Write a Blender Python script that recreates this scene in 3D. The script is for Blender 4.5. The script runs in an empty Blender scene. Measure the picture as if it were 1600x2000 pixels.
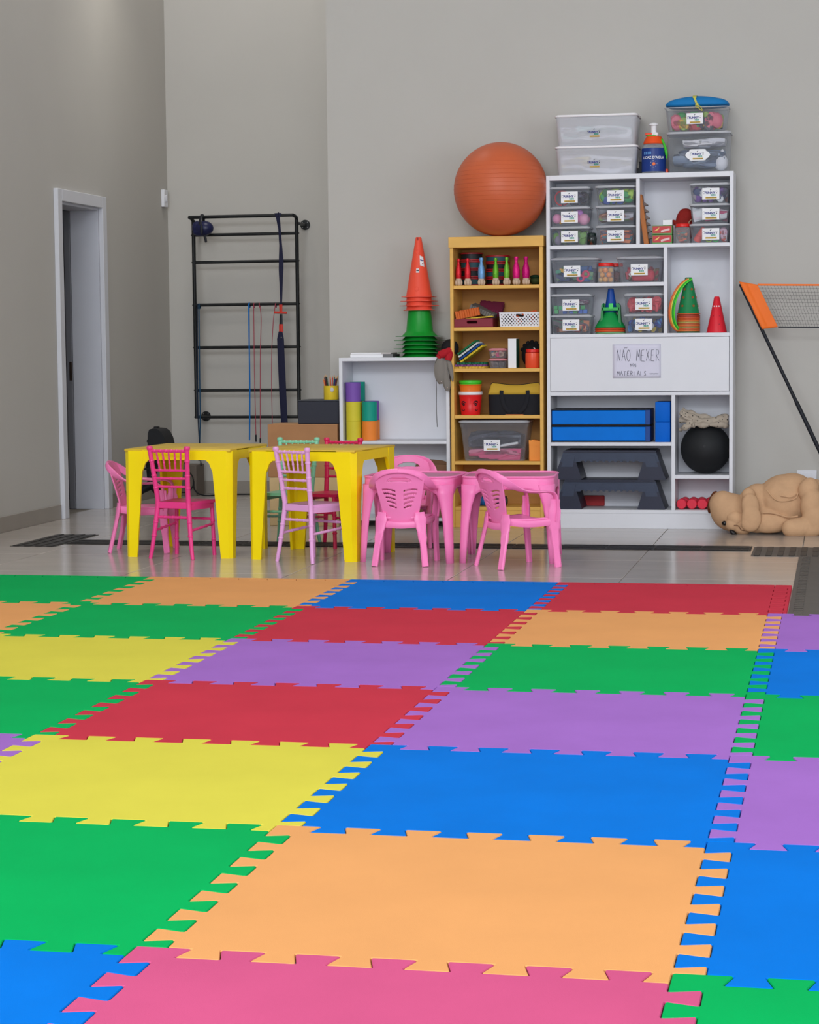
import bpy, bmesh, math, random
from mathutils import Vector, Matrix, Euler

# ------------------------------------------------------------------ camera
SC = bpy.context.scene
COL = SC.collection
CAM = Vector((3.2552, -9.6302, 1.1355))
YAW, PITCH, ROLL, FPX = -0.203238, -0.080405, -0.009822, 4086.0

def cam_axes():
    f = Vector((math.sin(YAW)*math.cos(PITCH), math.cos(YAW)*math.cos(PITCH), math.sin(PITCH)))
    r = Vector((math.cos(YAW), -math.sin(YAW), 0.0))
    u = r.cross(f)
    return (math.cos(ROLL)*r + math.sin(ROLL)*u, -math.sin(ROLL)*r + math.cos(ROLL)*u, f)
RIGHT, UPV, FWD = cam_axes()
cd = bpy.data.cameras.new('camera'); cam = bpy.data.objects.new('camera', cd); COL.objects.link(cam)
cam.matrix_world = Matrix(((RIGHT.x, UPV.x, -FWD.x, CAM.x), (RIGHT.y, UPV.y, -FWD.y, CAM.y),
                           (RIGHT.z, UPV.z, -FWD.z, CAM.z), (0, 0, 0, 1)))
cd.sensor_fit = 'HORIZONTAL'; cd.sensor_width = 36.0; cd.lens = FPX/1600*36.0
cd.clip_start = 0.05; cd.clip_end = 200
SC.camera = cam

# ------------------------------------------------------------------ world, daylight, exposure
W = bpy.data.worlds.new('world'); SC.world = W; W.use_nodes = True
W.node_tree.nodes['Background'].inputs[0].default_value = (0.80, 0.88, 1.0, 1)
W.node_tree.nodes['Background'].inputs[1].default_value = 1.0
SC.view_settings.view_transform = 'Standard'; SC.view_settings.look = 'None'
SC.view_settings.exposure = 0.0; SC.view_settings.gamma = 1.0
SC.view_settings.use_curve_mapping = False

def area(name, loc, rot, sx, sy, watts, col):
    l = bpy.data.lights.new(name, 'AREA'); l.shape = 'RECTANGLE'; l.size = sx; l.size_y = sy
    l.energy = watts; l.color = col
    o = bpy.data.objects.new(name, l); COL.objects.link(o); o.location = loc; o.rotation_euler = rot
    return o
# daylight through the double-height glazed front behind the photographer: bright sky in the
# upper panes, weaker light off the street in the lower ones
SKY_W, STREET_W, SIDE_W = 505.0, 310.0, 90.0
area('daylight_sky', (1.6, -12.3, 5.2), (math.radians(84), 0, 0), 7.4, 1.5, SKY_W, (0.91, 0.955, 1.0))
area('daylight_street', (2.2, -12.3, 2.3), (math.radians(90), 0, 0), 7.4, 3.6, STREET_W, (0.90, 0.95, 1.0))
# side fill from an added, unseen right-hand window, brightens the left wall
area('side_fill', (6.5, -2.2, 2.5), (math.radians(90), 0, math.radians(90)), 3.4, 2.6, SIDE_W, (0.90, 0.95, 1.0))
CEIL = 6.3
FILL_PANEL_W, DOWN_W = 45.0, 34.0      # added ceiling fill panels, wall lamp (built at the end of the script)
SC.cycles.transparent_max_bounces = 32

# ------------------------------------------------------------------ survey: a point seen in the photo at depth Y
def P(px, py, Y):
    d = FWD + RIGHT*((px-800)/FPX) - UPV*((py-1000)/FPX)
    return CAM + d*((Y-CAM.y)/d.y)
def PF(px, py, z=0.0):
    d = FWD + RIGHT*((px-800)/FPX) - UPV*((py-1000)/FPX)
    return CAM + d*((z-CAM.z)/d.z)
def PX(px, Y, py=700): return P(px, py, Y).x

# ------------------------------------------------------------------ materials
def lin(c):
    o = []
    for v in c:
        v = v/255.0
        o.append(v/12.92 if v <= 0.04045 else ((v+0.055)/1.055)**2.4)
    return (o[0], o[1], o[2], 1.0)
MATS = {}
def mat(name, rgb, rough=0.5, metal=0.0, var=0.0, vscale=8.0, bump=0.0, bscale=60.0, spec=0.32, sub=0.0, stretch=None, coat=0.0):
    if name in MATS: return MATS[name]
    m = bpy.data.materials.new(name); m.use_nodes = True
    nt = m.node_tree; b = nt.nodes['Principled BSDF']
    b.inputs['Base Color'].default_value = lin(rgb)
    b.inputs['Roughness'].default_value = rough
    b.inputs['Metallic'].default_value = metal
    b.inputs['Specular IOR Level'].default_value = spec
    if coat: b.inputs['Coat Weight'].default_value = coat
    if var or bump:
        tc = nt.nodes.new('ShaderNodeTexCoord'); mp = nt.nodes.new('ShaderNodeMapping')
        nt.links.new(tc.outputs['Object'], mp.inputs[0])
        if stretch: mp.inputs['Scale'].default_value = stretch
    if var:
        n = nt.nodes.new('ShaderNodeTexNoise'); n.inputs['Scale'].default_value = vscale; n.inputs['Detail'].default_value = 5
        nt.links.new(mp.outputs[0], n.inputs['Vector'])
        rp = nt.nodes.new('ShaderNodeValToRGB')
        c = lin(rgb)
        rp.color_ramp.elements[0].position = 0.3; rp.color_ramp.elements[1].position = 0.7
        rp.color_ramp.elements[0].color = tuple(max(0, v*(1-var)) for v in c[:3])+(1,)
        rp.color_ramp.elements[1].color = tuple(min(1, v*(1+var)) for v in c[:3])+(1,)
        nt.links.new(n.outputs[0], rp.inputs[0]); nt.links.new(rp.outputs[0], b.inputs['Base Color'])
    if bump:
        n2 = nt.nodes.new('ShaderNodeTexNoise'); n2.inputs['Scale'].default_value = bscale; n2.inputs['Detail'].default_value = 4
        nt.links.new(mp.outputs[0], n2.inputs['Vector'])
        bp = nt.nodes.new('ShaderNodeBump'); bp.inputs['Strength'].default_value = bump; bp.inputs['Distance'].default_value = 0.004
        nt.links.new(n2.outputs[0], bp.inputs['Height']); nt.links.new(bp.outputs[0], b.inputs['Normal'])
    MATS[name] = m
    return m
def clear(name, rgb, alpha=0.25, rough=0.12):
    """thin clear plastic: transparent sheet with a veil of its own colour and a gloss"""
    if name in MATS: return MATS[name]
    m = bpy.data.materials.new(name); m.use_nodes = True
    nt = m.node_tree; nt.nodes.clear()
    out = nt.nodes.new('ShaderNodeOutputMaterial'); mix = nt.nodes.new('ShaderNodeMixShader')
    t = nt.nodes.new('ShaderNodeBsdfTransparent'); p = nt.nodes.new('ShaderNodeBsdfPrincipled')
    t.inputs[0].default_value = (0.96, 0.97, 0.98, 1)
    p.inputs['Base Color'].default_value = lin(rgb); p.inputs['Roughness'].default_value = rough
    lw = nt.nodes.new('ShaderNodeLayerWeight'); lw.inputs[0].default_value = 0.25
    mr = nt.nodes.new('ShaderNodeMapRange')
    mr.inputs[3].default_value = alpha; mr.inputs[4].default_value = min(1, alpha+0.45)
    nt.links.new(lw.outputs['Facing'], mr.inputs[0]); nt.links.new(mr.outputs[0], mix.inputs[0])
    nt.links.new(t.outputs[0], mix.inputs[1]); nt.links.new(p.outputs[0], mix.inputs[2])
    nt.links.new(mix.outputs[0], out.inputs[0])
    MATS[name] = m
    return m

# ------------------------------------------------------------------ mesh builder
class B:
    def __init__(s): s.bm = bmesh.new(); s.mi = 0
    def _fin(s, verts0, M=None):
        new = s.bm.verts[:][verts0:] if isinstance(verts0, int) else verts0
        if M is not None: bmesh.ops.transform(s.bm, matrix=M, verts=new)
        return new
    def _add(s, vs, fs, M=None):
        bv = [s.bm.verts.new(M @ Vector(v) if M is not None else Vector(v)) for v in vs]
        for f in fs:
            try:
                bf = s.bm.faces.new([bv[i] for i in f]); bf.material_index = s.mi
            except ValueError: pass
        return bv
    def box(s, c, d, bev=0.0, rot=None, taper=(1, 1), seg=1, M=None):
        hx, hy, hz = d[0]/2, d[1]/2, d[2]/2
        tx, ty = taper
        vs = [(-hx*1, -hy*1, -hz), (hx, -hy, -hz), (hx, hy, -hz), (-hx, hy, -hz),
              (-hx*tx, -hy*ty, hz), (hx*tx, -hy*ty, hz), (hx*tx, hy*ty, hz), (-hx*tx, hy*ty, hz)]
        fs = [(3, 2, 1, 0), (4, 5, 6, 7), (0, 1, 5, 4), (1, 2, 6, 5), (2, 3, 7, 6), (3, 0, 4, 7)]
        T = Matrix.Translation(Vector(c))
        if rot is not None: T = T @ (rot.to_4x4() if isinstance(rot, Matrix) else Euler(rot).to_matrix().to_4x4())
        if M is not None: T = M @ T
        if bev > 0:
            tb = bmesh.new()
            bv = [tb.verts.new(v) for v in vs]
            for f in fs: tb.faces.new([bv[i] for i in f])
            bmesh.ops.bevel(tb, geom=tb.edges[:], offset=bev, segments=seg, affect='EDGES', profile=0.5)
            tb.verts.index_update()
            vs = [tuple(v.co) for v in tb.verts]; fs = [[v.index for v in f.verts] for f in tb.faces]
            tb.free()
        return s._add(vs, fs, T)
    def bb(s, x0, x1, y0, y1, z0, z1, bev=0.0):
        return s.box(((x0+x1)/2, (y0+y1)/2, (z0+z1)/2), (abs(x1-x0), abs(y1-y0), abs(z1-z0)), bev)
    def tube(s, pts, r, n=8, closed=False, cap=True, flat=1.0, M=None):
        pts = [Vector(p) for p in pts]; k = len(pts)
        rs = r if isinstance(r, (list, tuple)) else [r]*k
        vs = []; fs = []; prev = None
        for i, p in enumerate(pts):
            a = pts[i-1] if i > 0 else (pts[-1] if closed else p)
            b = pts[i+1] if i < k-1 else (pts[0] if closed else p)
            t = (b-a)
            t = t.normalized() if t.length > 1e-9 else Vector((0, 0, 1))
            if prev is None:
                h = Vector((0, 0, 1)) if abs(t.z) < 0.9 else Vector((0, 1, 0))
                u = h.cross(t).normalized()
            else:
                u = (prev - t*prev.dot(t))
                u = u.normalized() if u.length > 1e-6 else t.orthogonal().normalized()
            prev = u; v = t.cross(u)
            for j in range(n):
                an = 2*math.pi*j/n
                vs.append(p + (u*math.cos(an) + v*math.sin(an)*flat)*rs[i])
        m = k if closed else k-1
        for i in range(m):
            for j in range(n):
                a = i*n+j; b = i*n+(j+1) % n; c = ((i+1) % k)*n+(j+1) % n; d = ((i+1) % k)*n+j
                fs.append((a, b, c, d))
        if cap and not closed:
            fs.append(tuple(reversed(range(n)))); fs.append(tuple((k-1)*n+j for j in range(n)))
        return s._add(vs, fs, M)
    def cyl(s, p0, p1, r0, r1=None, n=16, cap=True, M=None):
        return s.tube([p0, p1], [r0, r0 if r1 is None else r1], n, cap=cap, M=M)
    def lathe(s, prof, n=24, c=(0, 0, 0), M=None, cap=True):
        vs = []; fs = []; k = len(prof); c = Vector(c)
        for r, z in prof:
            for j in range(n):
                a = 2*math.pi*j/n
                vs.append(c + Vector((r*math.cos(a), r*math.sin(a), z)))
        for i in range(k-1):
            for j in range(n):
                fs.append((i*n+j, i*n+(j+1) % n, (i+1)*n+(j+1) % n, (i+1)*n+j))
        if cap:
            if prof[0][0] > 1e-6: fs.append(tuple(reversed(range(n))))
            if prof[-1][0] > 1e-6: fs.append(tuple((k-1)*n+j for j in range(n)))
        return s._add(vs, fs, M)
    def sph(s, c, r, nu=20, nv=12, rot=None, M=None):
        r = (r, r, r) if not isinstance(r, (tuple, list)) else r
        c = Vector(c); R = Euler(rot).to_matrix() if rot else None
        vs = []; fs = []
        for i in range(1, nv):
            ph = math.pi*i/nv
            for j in range(nu):
                a = 2*math.pi*j/nu
                q = Vector((r[0]*math.sin(ph)*math.cos(a), r[1]*math.sin(ph)*math.sin(a), -r[2]*math.cos(ph)))
                vs.append(c + (R @ q if R else q))
        q0 = Vector((0, 0, -r[2])); q1 = Vector((0, 0, r[2]))
        vs.append(c+(R @ q0 if R else q0)); vs.append(c+(R @ q1 if R else q1))
        for i in range(nv-2):
            for j in range(nu):
                fs.append((i*nu+j, i*nu+(j+1) % nu, (i+1)*nu+(j+1) % nu, (i+1)*nu+j))
        b0 = len(vs)-2; b1 = len(vs)-1
        for j in range(nu):
            fs.append((b0, (j+1) % nu, j)); fs.append((b1, (nv-2)*nu+j, (nv-2)*nu+(j+1) % nu))
        return s._add(vs, fs, M)
    def prism(s, poly, z0, z1, M=None):
        n = len(poly)
        vs = [(x, y, z0) for x, y in poly] + [(x, y, z1) for x, y in poly]
        fs = [tuple(reversed(range(n))), tuple(range(n, 2*n))] + [(i, (i+1) % n, n+(i+1) % n, n+i) for i in range(n)]
        return s._add(vs, fs, M)
    def grid(s, f, nu, nv, drop=None, M=None):
        vs = [f(i/nu, j/nv) for j in range(nv+1) for i in range(nu+1)]
        fs = []
        for j in range(nv):
            for i in range(nu):
                if drop and drop((i+0.5)/nu, (j+0.5)/nv): continue
                a = j*(nu+1)+i
                fs.append((a, a+1, a+nu+2, a+nu+1))
        bv = s._add(vs, fs, M)
        loose = [v for v in bv if not v.link_faces]
        for v in loose: s.bm.verts.remove(v)
        return bv
    def sweep(s, pts, ws, ts, side, M=None, rnd=0.3):
        """rounded bar swept along pts; ws = width along 'side', ts = thickness across"""
        pts = [Vector(p) for p in pts]; k = len(pts)
        ws = ws if isinstance(ws, (list, tuple)) else [ws]*k
        ts = ts if isinstance(ts, (list, tuple)) else [ts]*k
        sides = side if isinstance(side, list) else [side]*k
        vs = []; fs = []; q = [(-1, -1+2*rnd), (-1+rnd, -1), (1-rnd, -1), (1, -1+2*rnd), (1, 1-2*rnd), (1-rnd, 1), (-1+rnd, 1), (-1, 1-2*rnd)]
        n = len(q)
        for i, p in enumerate(pts):
            t = (pts[min(i+1, k-1)] - pts[max(i-1, 0)]).normalized()
            sd = Vector(sides[i]); sd = (sd - t*sd.dot(t)).normalized(); nn = t.cross(sd)
            for a, b in q: vs.append(p + sd*(a*ws[i]/2) + nn*(b*ts[i]/2))
        for i in range(k-1):
            for j in range(n):
                fs.append((i*n+j, i*n+(j+1) % n, (i+1)*n+(j+1) % n, (i+1)*n+j))
        fs.append(tuple(reversed(range(n)))); fs.append(tuple((k-1)*n+j for j in range(n)))
        return s._add(vs, fs, M)
    def done(s, name, mats, parent=None, smooth=38, solid=0.0, subsurf=0, loc=None, recalc=True, offs=0.0):
        if recalc: bmesh.ops.recalc_face_normals(s.bm, faces=s.bm.faces[:])
        me = bpy.data.meshes.new(name); s.bm.to_mesh(me); s.bm.free()
        for m in (mats if isinstance(mats, (list, tuple)) else [mats]): me.materials.append(m)
        if smooth:
            me.polygons.foreach_set('use_smooth', [True]*len(me.polygons))
            me.set_sharp_from_angle(angle=math.radians(smooth))
        o = bpy.data.objects.new(name, me); COL.objects.link(o)
        if solid:
            md = o.modifiers.new('solidify', 'SOLIDIFY'); md.thickness = solid; md.offset = offs
        if subsurf:
            md = o.modifiers.new('subsurf', 'SUBSURF'); md.levels = subsurf; md.render_levels = subsurf
        if parent: o.parent = parent
        if loc: o.location = loc
        return o

def tag(o, label, cat, group=None, kind=None):
    o['label'] = label; o['category'] = cat
    if group: o['group'] = group
    if kind: o['kind'] = kind
    return o
def thing(name, label, cat, loc=(0, 0, 0), rotz=0.0, group=None):
    o = bpy.data.objects.new(name, None); o.empty_display_size = 0.05
    COL.objects.link(o); o.location = loc; o.rotation_euler = (0, 0, rotz)
    return tag(o, label, cat, group)
def struct(o, label=None, cat=None):
    o['kind'] = 'structure'
    if label: o['label'] = label
    if cat: o['category'] = cat
    return o
KIDS = {}
def dup(root, label=None, loc=None, rotz=None, remat=None):
    """copy of a thing with its parts and their pieces; meshes are shared unless the material changes"""
    def one(o, parent):
        c = o.copy()
        if remat and c.data is not None:
            key = (c.data.name, remat[1].name)
            if key not in KIDS:
                d = c.data.copy()
                for i, mm in enumerate(d.materials):
                    if mm == remat[0]: d.materials[i] = remat[1]
                KIDS[key] = d
            c.data = KIDS[key]
        COL.objects.link(c); c.parent = parent
        for ch in [x for x in COL.objects if x.parent == o]: one(ch, c)
        return c
    r = one(root, None)
    if label: r['label'] = label
    if loc is not None: r.location = loc
    if rotz is not None: r.rotation_euler = (0, 0, rotz)
    return r
def arc(c, r, a0, a1, n, plane='xz'):
    out = []
    for i in range(n+1):
        a = math.radians(a0+(a1-a0)*i/n)
        u, v = r*math.cos(a), r*math.sin(a)
        out.append((c[0]+u, c[1], c[2]+v) if plane == 'xz' else ((c[0]+u, c[1]+v, c[2]) if plane == 'xy' else (c[0], c[1]+u, c[2]+v)))
    return out
def spline(pts, n=6):
    """Catmull-Rom through pts"""
    pts = [Vector(p) for p in pts]; out = []
    for i in range(len(pts)-1):
        p0 = pts[max(i-1, 0)]; p1 = pts[i]; p2 = pts[i+1]; p3 = pts[min(i+2, len(pts)-1)]
        for k in range(n):
            t = k/n
            out.append(0.5*((2*p1) + (p2-p0)*t + (2*p0-5*p1+4*p2-p3)*t*t + (3*p1-p0-3*p2+p3)*t*t*t))
    out.append(pts[-1])
    return out
FONT_CACHE = {}
def text_mesh(txt, size, depth=0.0, bold=0.0, align='CENTER'):
    key = (txt, size, bold, align)
    if key in FONT_CACHE: return FONT_CACHE[key]
    cu = bpy.data.curves.new('lettering', 'FONT'); cu.body = txt; cu.size = size; cu.extrude = depth
    cu.offset = bold; cu.align_x = align; cu.align_y = 'CENTER'; cu.resolution_u = 2
    o = bpy.data.objects.new('lettering', cu); COL.objects.link(o)
    dg = bpy.context.evaluated_depsgraph_get(); dg.update()
    me = bpy.data.meshes.new_from_object(o.evaluated_get(dg))
    bpy.data.objects.remove(o); bpy.data.curves.remove(cu)
    FONT_CACHE[key] = me
    return me
def text_obj(name, txt, size, m, parent, loc, rot=(math.radians(90), 0, 0), bold=0.0, align='CENTER', depth=0.0004, scale=None):
    key = (txt, size, bold, align, m.name)
    if key not in FONT_CACHE:
        me = text_mesh(txt, size, depth, bold, align).copy(); me.materials.clear(); me.materials.append(m)
        FONT_CACHE[key] = me
    o = bpy.data.objects.new(name, FONT_CACHE[key]); COL.objects.link(o); o.parent = parent
    o.location = loc; o.rotation_euler = rot
    if scale: o.scale = scale
    return o
RND = random.Random(7)

# ------------------------------------------------------------------ palette
WALL = mat('wall_paint', (186, 183, 178), 0.75, var=0.015, vscale=2.0, bump=0.05, bscale=180)
CEILP = mat('ceiling_paint', (205, 203, 198), 0.8, var=0.01)
TILE = mat('porcelain_tile', (180, 172, 165), 0.17, var=0.06, vscale=2.2, stretch=(1, 3, 1), spec=0.55)
GROUT = mat('grout', (112, 106, 98), 0.8)
SKIRT = mat('skirting_tile', (150, 143, 135), 0.35, var=0.05, vscale=3)
TRIMW = mat('white_frame_paint', (206, 207, 214), 0.4, var=0.01)
DOORP = mat('door_laminate', (196, 198, 208), 0.45, var=0.01)
RUBBER = mat('tactile_rubber', (48, 46, 45), 0.5, var=0.1, vscale=6)
RUBRIDGE = mat('tactile_rubber_ridge', (40, 38, 37), 0.45, var=0.08, vscale=9)
RUBBROWN = mat('tactile_rubber_worn', (84, 78, 73), 0.5, var=0.08, vscale=5)
WHITEB = mat('white_board', (222, 223, 230), 0.42, var=0.01)
OAK = mat('yellow_wood_board', (226, 176, 88), 0.5, var=0.05, vscale=6, stretch=(1, 1, 5), bump=0.05)
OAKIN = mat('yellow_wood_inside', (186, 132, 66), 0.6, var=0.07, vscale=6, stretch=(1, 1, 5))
METALB = mat('black_painted_steel', (26, 28, 30), 0.42, var=0.1, vscale=20)
METALG = mat('bare_steel', (150, 150, 150), 0.3, metal=1.0)
FOAM = {
 'green': mat('foam_green', (0, 168, 86), 0.8, spec=0.05, var=0.05, vscale=3, bump=0.12, bscale=420),
 'orange': mat('foam_orange', (226, 160, 100), 0.8, spec=0.05, var=0.035, vscale=3, bump=0.12, bscale=420),
 'blue': mat('foam_blue', (0, 114, 212), 0.8, spec=0.05, var=0.06, vscale=3, bump=0.12, bscale=420),
 'red': mat('foam_red', (196, 54, 72), 0.8, spec=0.05, var=0.05, vscale=3, bump=0.12, bscale=420),
 'purple': mat('foam_purple', (160, 108, 194), 0.8, spec=0.05, var=0.05, vscale=3, bump=0.12, bscale=420),
 'yellow': mat('foam_yellow', (214, 205, 76), 0.8, spec=0.05, var=0.035, vscale=3, bump=0.12, bscale=420),
 'pink': mat('foam_pink', (203, 85, 130), 0.8, spec=0.05, var=0.05, vscale=3, bump=0.12, bscale=420),
}

# ------------------------------------------------------------------ the room
XL, YFAR, YNEAR, XC = -1.79, 5.80, 3.375, 0.068      # left wall, far wall, near wall, corner of the near wall
XR, YB = 6.6, -12.4
floor = thing('floor', '', ''); floor['kind'] = 'structure'
del floor['category']; floor['label'] = 'polished grey porcelain floor with black tactile strips'
b = B(); b.bb(XL-0.3, XR, YB, 7.4, -0.06, -0.003); b.done('floor_bed', GROUT, floor)
TS = 0.823
tmesh = None; ntile = 0
for i in range(-3, 8):
    for j in range(-3, 8):
        x0 = 0.592+i*TS; y0 = 0.36+j*TS
        if x0+TS < XL-0.25 or x0 > 4.2 or y0 > 6.0: continue
        if tmesh is None:
            b = B(); b.box((0, 0, -0.0035), (TS-0.004, TS-0.004, 0.007), 0.0012)
            o = b.done('floor_tile', TILE, floor); tmesh = o.data
        else:
            o = bpy.data.objects.new('floor_tile', tmesh); COL.objects.link(o); o.parent = floor
        o.location = (x0+TS/2, y0+TS/2, 0); ntile += 1
b = B()
b.bb(XL-0.3, XR, YB, 0.36-3*TS-0.002, -0.007, 0.0); b.bb(4.2+TS, XR, 0.36-3*TS, 7.4, -0.007, 0.0)
b.done('floor_rest', TILE, floor)

# black tactile rubber tiles laid on the floor
def tactile(x0, y0, sx, sy, kind, m=RUBBER, mr=RUBRIDGE):
    e = B(); e.box((0, 0, 0.001), (sx-0.0008, sy-0.0008, 0.002), 0.0003)
    t = e.done('tactile_tile', m, floor, loc=(x0+sx/2, y0+sy/2, 0.0))
    if kind == 'x' or kind == 'y':
        n = 4 if (sy if kind == 'x' else sx) > 0.2 else 2
        for k in range(n):
            e = B(); q = ((k+0.5)/n-0.5)
            if kind == 'x': e.box((0, q*sy, 0.0035), (sx-0.012, sy/n*0.5, 0.003), 0.0012)
            else: e.box((q*sx, 0, 0.0035), (sx/n*0.5, sy-0.012, 0.003), 0.0012)
            e.done('ridge', mr, t)
    elif kind == 'studs':
        for k in range(4):
            for q in (-1, 1):
                e = B(); e.box((q*0.085, ((k+0.5)/4-0.5)*sy, 0.0035), (0.04, 0.036, 0.003), 0.001)
                e.done('stud', mr, t)
x = -1.12
while x < 2.78:
    tactile(x, 1.735, min(0.26, 2.79-x), 0.26, 'x'); x += 0.26
for k in range(3): tactile(-1.395, 1.585+k*0.245, 0.27, 0.245, 'y')
for k in range(6):
    for r in range(2): tactile(2.80+k*0.243, 1.475+r*0.243, 0.243, 0.243, 'y', RUBBROWN, RUBRIDGE)
for r in range(9):
    for k in range(3): tactile(3.05+k*0.25, 1.475-(r+1)*0.25, 0.25, 0.25, 'studs', RUBBROWN, RUBBROWN)
for k in range(3): tactile(3.05+k*0.25, -0.966, 0.25, 0.19, 'studs', RUBBROWN, RUBBROWN)

def wall(name, parts, m=WALL):
    b = B()
    for q in parts: b.bb(*q)
    return struct(b.done(name, m, smooth=0))
DY0, DY1, DZ = 3.49, 4.27, 2.095       # doorway in the left wall
wall('wall_left', [(XL-0.25, XL, YB, DY0, 0, CEIL), (XL-0.25, XL, DY1, YFAR+0.16, 0, CEIL), (XL-0.25, XL, DY0, DY1, DZ, CEIL)])
wall('wall_far', [(XL, XC+0.2, YFAR, YFAR+0.16, 0, CEIL)])
wall('wall_back', [(XC, XR, YNEAR, YNEAR+0.16, 0, CEIL), (XC, XC+0.16, YNEAR+0.16, YFAR, 0, CEIL)])
wall('wall_right', [(XR, XR+0.16, YB, -3.95, 0, CEIL), (XR, XR+0.16, -0.45, YNEAR, 0, CEIL), (XR, XR+0.16, -3.95, -0.45, 0, 1.15), (XR, XR+0.16, -3.95, -0.45, 3.85, CEIL)])
wall('wall_front', [(XL, -1.4, YB-0.16, YB, 0, CEIL), (6.2, XR, YB-0.16, YB, 0, CEIL), (-1.4, 6.2, YB-0.16, YB, 6.05, CEIL), (-1.4, 6.2, YB-0.16, YB, 0, 0.25)])
b = B(); b.bb(XL-0.16, XR+0.16, YB-0.16, YFAR+0.16, CEIL, CEIL+0.12); struct(b.done('ceiling', CEILP, smooth=0))
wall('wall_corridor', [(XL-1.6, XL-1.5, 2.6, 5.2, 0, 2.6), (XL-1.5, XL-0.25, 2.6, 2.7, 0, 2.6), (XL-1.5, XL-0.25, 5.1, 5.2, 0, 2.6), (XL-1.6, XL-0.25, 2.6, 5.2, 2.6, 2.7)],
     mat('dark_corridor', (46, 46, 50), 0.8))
b = B(); b.bb(XL-1.6, XL-0.3, 2.6, 5.2, -0.06, 0.0); struct(b.done('floor_corridor', TILE, smooth=0))
def base(name, q):
    b = B(); b.bb(*q, bev=0.002); return struct(b.done(name, SKIRT, smooth=0))
base('baseboard_left', (XL, XL+0.012, YB+0.01, DY0-0.09, 0, 0.098))
base('baseboard_left_inner', (XL, XL+0.012, DY1+0.09, YFAR, 0, 0.098))
base('baseboard_far', (XL+0.013, XC-0.001, YFAR-0.012, YFAR, 0, 0.098))
base('baseboard_return', (XC-0.012, XC, YNEAR, YFAR-0.013, 0, 0.098))
base('baseboard_back', (XC, XR, YNEAR-0.012, YNEAR, 0, 0.098))
# glazed shop front behind the photographer
win = thing('window_1', '', ''); win['kind'] = 'structure'; del win['category']; win['label'] = 'glazed shop front with white frames'
b = B()
for x in (-1.37, 0.5, 2.4, 4.3, 6.17): b.bb(x-0.03, x+0.03, YB-0.08, YB-0.02, 0.25, 6.05)
for z in (0.28, 4.3, 6.02): b.bb(-1.4, 6.2, YB-0.08, YB-0.02, z-0.03, z+0.03)
b.done('window_frame', TRIMW, win, smooth=0)
for k in range(4):
    b = B(); b.bb(-1.34+k*1.9, 0.47+k*1.9, YB-0.055, YB-0.049, 0.31, 5.99)
    b.done('pane', clear('window_glass', (235, 240, 245), 0.04, 0.05), win, smooth=0)

w2 = thing('added_fill_window', '', ''); w2['kind'] = 'structure'; del w2['category']; w2['label'] = 'added white framed fill window in the right wall'  # unseen window added as the opening for the side fill
b = B()
for y in (-3.92, -2.2, -0.48): b.bb(XR+0.05, XR+0.11, y-0.03, y+0.03, 1.15, 3.85)
for z in (1.18, 3.82): b.bb(XR+0.05, XR+0.11, -3.95, -0.45, z-0.03, z+0.03)
b.done('window_frame', TRIMW, w2, smooth=0)
for k in range(2):
    b = B(); b.bb(XR+0.077, XR+0.083, -3.89+k*1.72, -2.23+k*1.72, 1.21, 3.79); b.done('pane', MATS['window_glass'], w2, smooth=0)
# doorway: white frame, deep light jamb with a strike plate, dark corridor beyond
FW = 0.075
door = thing('door_1', '', ''); door['kind'] = 'structure'; del door['category']; door['label'] = 'white framed doorway in the left wall opening on a dark corridor'
for y0, y1 in ((DY0-FW, DY0+0.004), (DY1-0.004, DY1+FW)):
    b = B(); b.bb(XL, XL+0.032, y0, y1, 0, DZ+FW, 0.003); b.done('frame_post', TRIMW, door, smooth=0)
b = B(); b.bb(XL, XL+0.032, DY0+0.0045, DY1-0.0045, DZ-0.004, DZ+FW, 0.003); b.done('frame_head', TRIMW, door, smooth=0)
for y0, y1, n in ((DY0-0.001, DY0+0.02, 'jamb'), (DY1-0.02, DY1+0.001, 'jamb')):
    b = B(); b.bb(XL-0.205, XL-0.001, y0, y1, 0, DZ, 0.001); j = b.done(n, DOORP, door, smooth=0)
b = B(); b.bb(XL-0.205, XL-0.001, DY0+0.02, DY1-0.02, DZ-0.02, DZ, 0.001); b.done('jamb_head', DOORP, door, smooth=0)
STOPM = mat('door_stop_grey', (120, 121, 128), 0.5)
b = B(); b.bb(XL-0.25, XL-0.207, DY1-0.032, DY1, 0, DZ, 0.002); st = b.done('door_stop', STOPM, door, smooth=0)
b = B(); b.bb(XL-0.228, XL-0.208, DY1-0.036, DY1-0.032, 0.90, 1.03, 0.0015); b.done('strike_plate', mat('dark_bronze', (70, 58, 52), 0.4, metal=0.6), st)
# light switch by the corner
sw = P(330, 383, 5.0)
ps = thing('wall_switch', 'small white switch plate high on the left wall near the corner', 'switch', (XL+0.013, 5.69, 2.25))
b = B(); b.box((0, 0, 0), (0.026, 0.085, 0.13), 0.003); b.done('plate', WHITEB, ps)
b = B(); b.box((0.015, 0, 0), (0.006, 0.03, 0.05), 0.002); b.done('rocker', WHITEB, ps)

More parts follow.
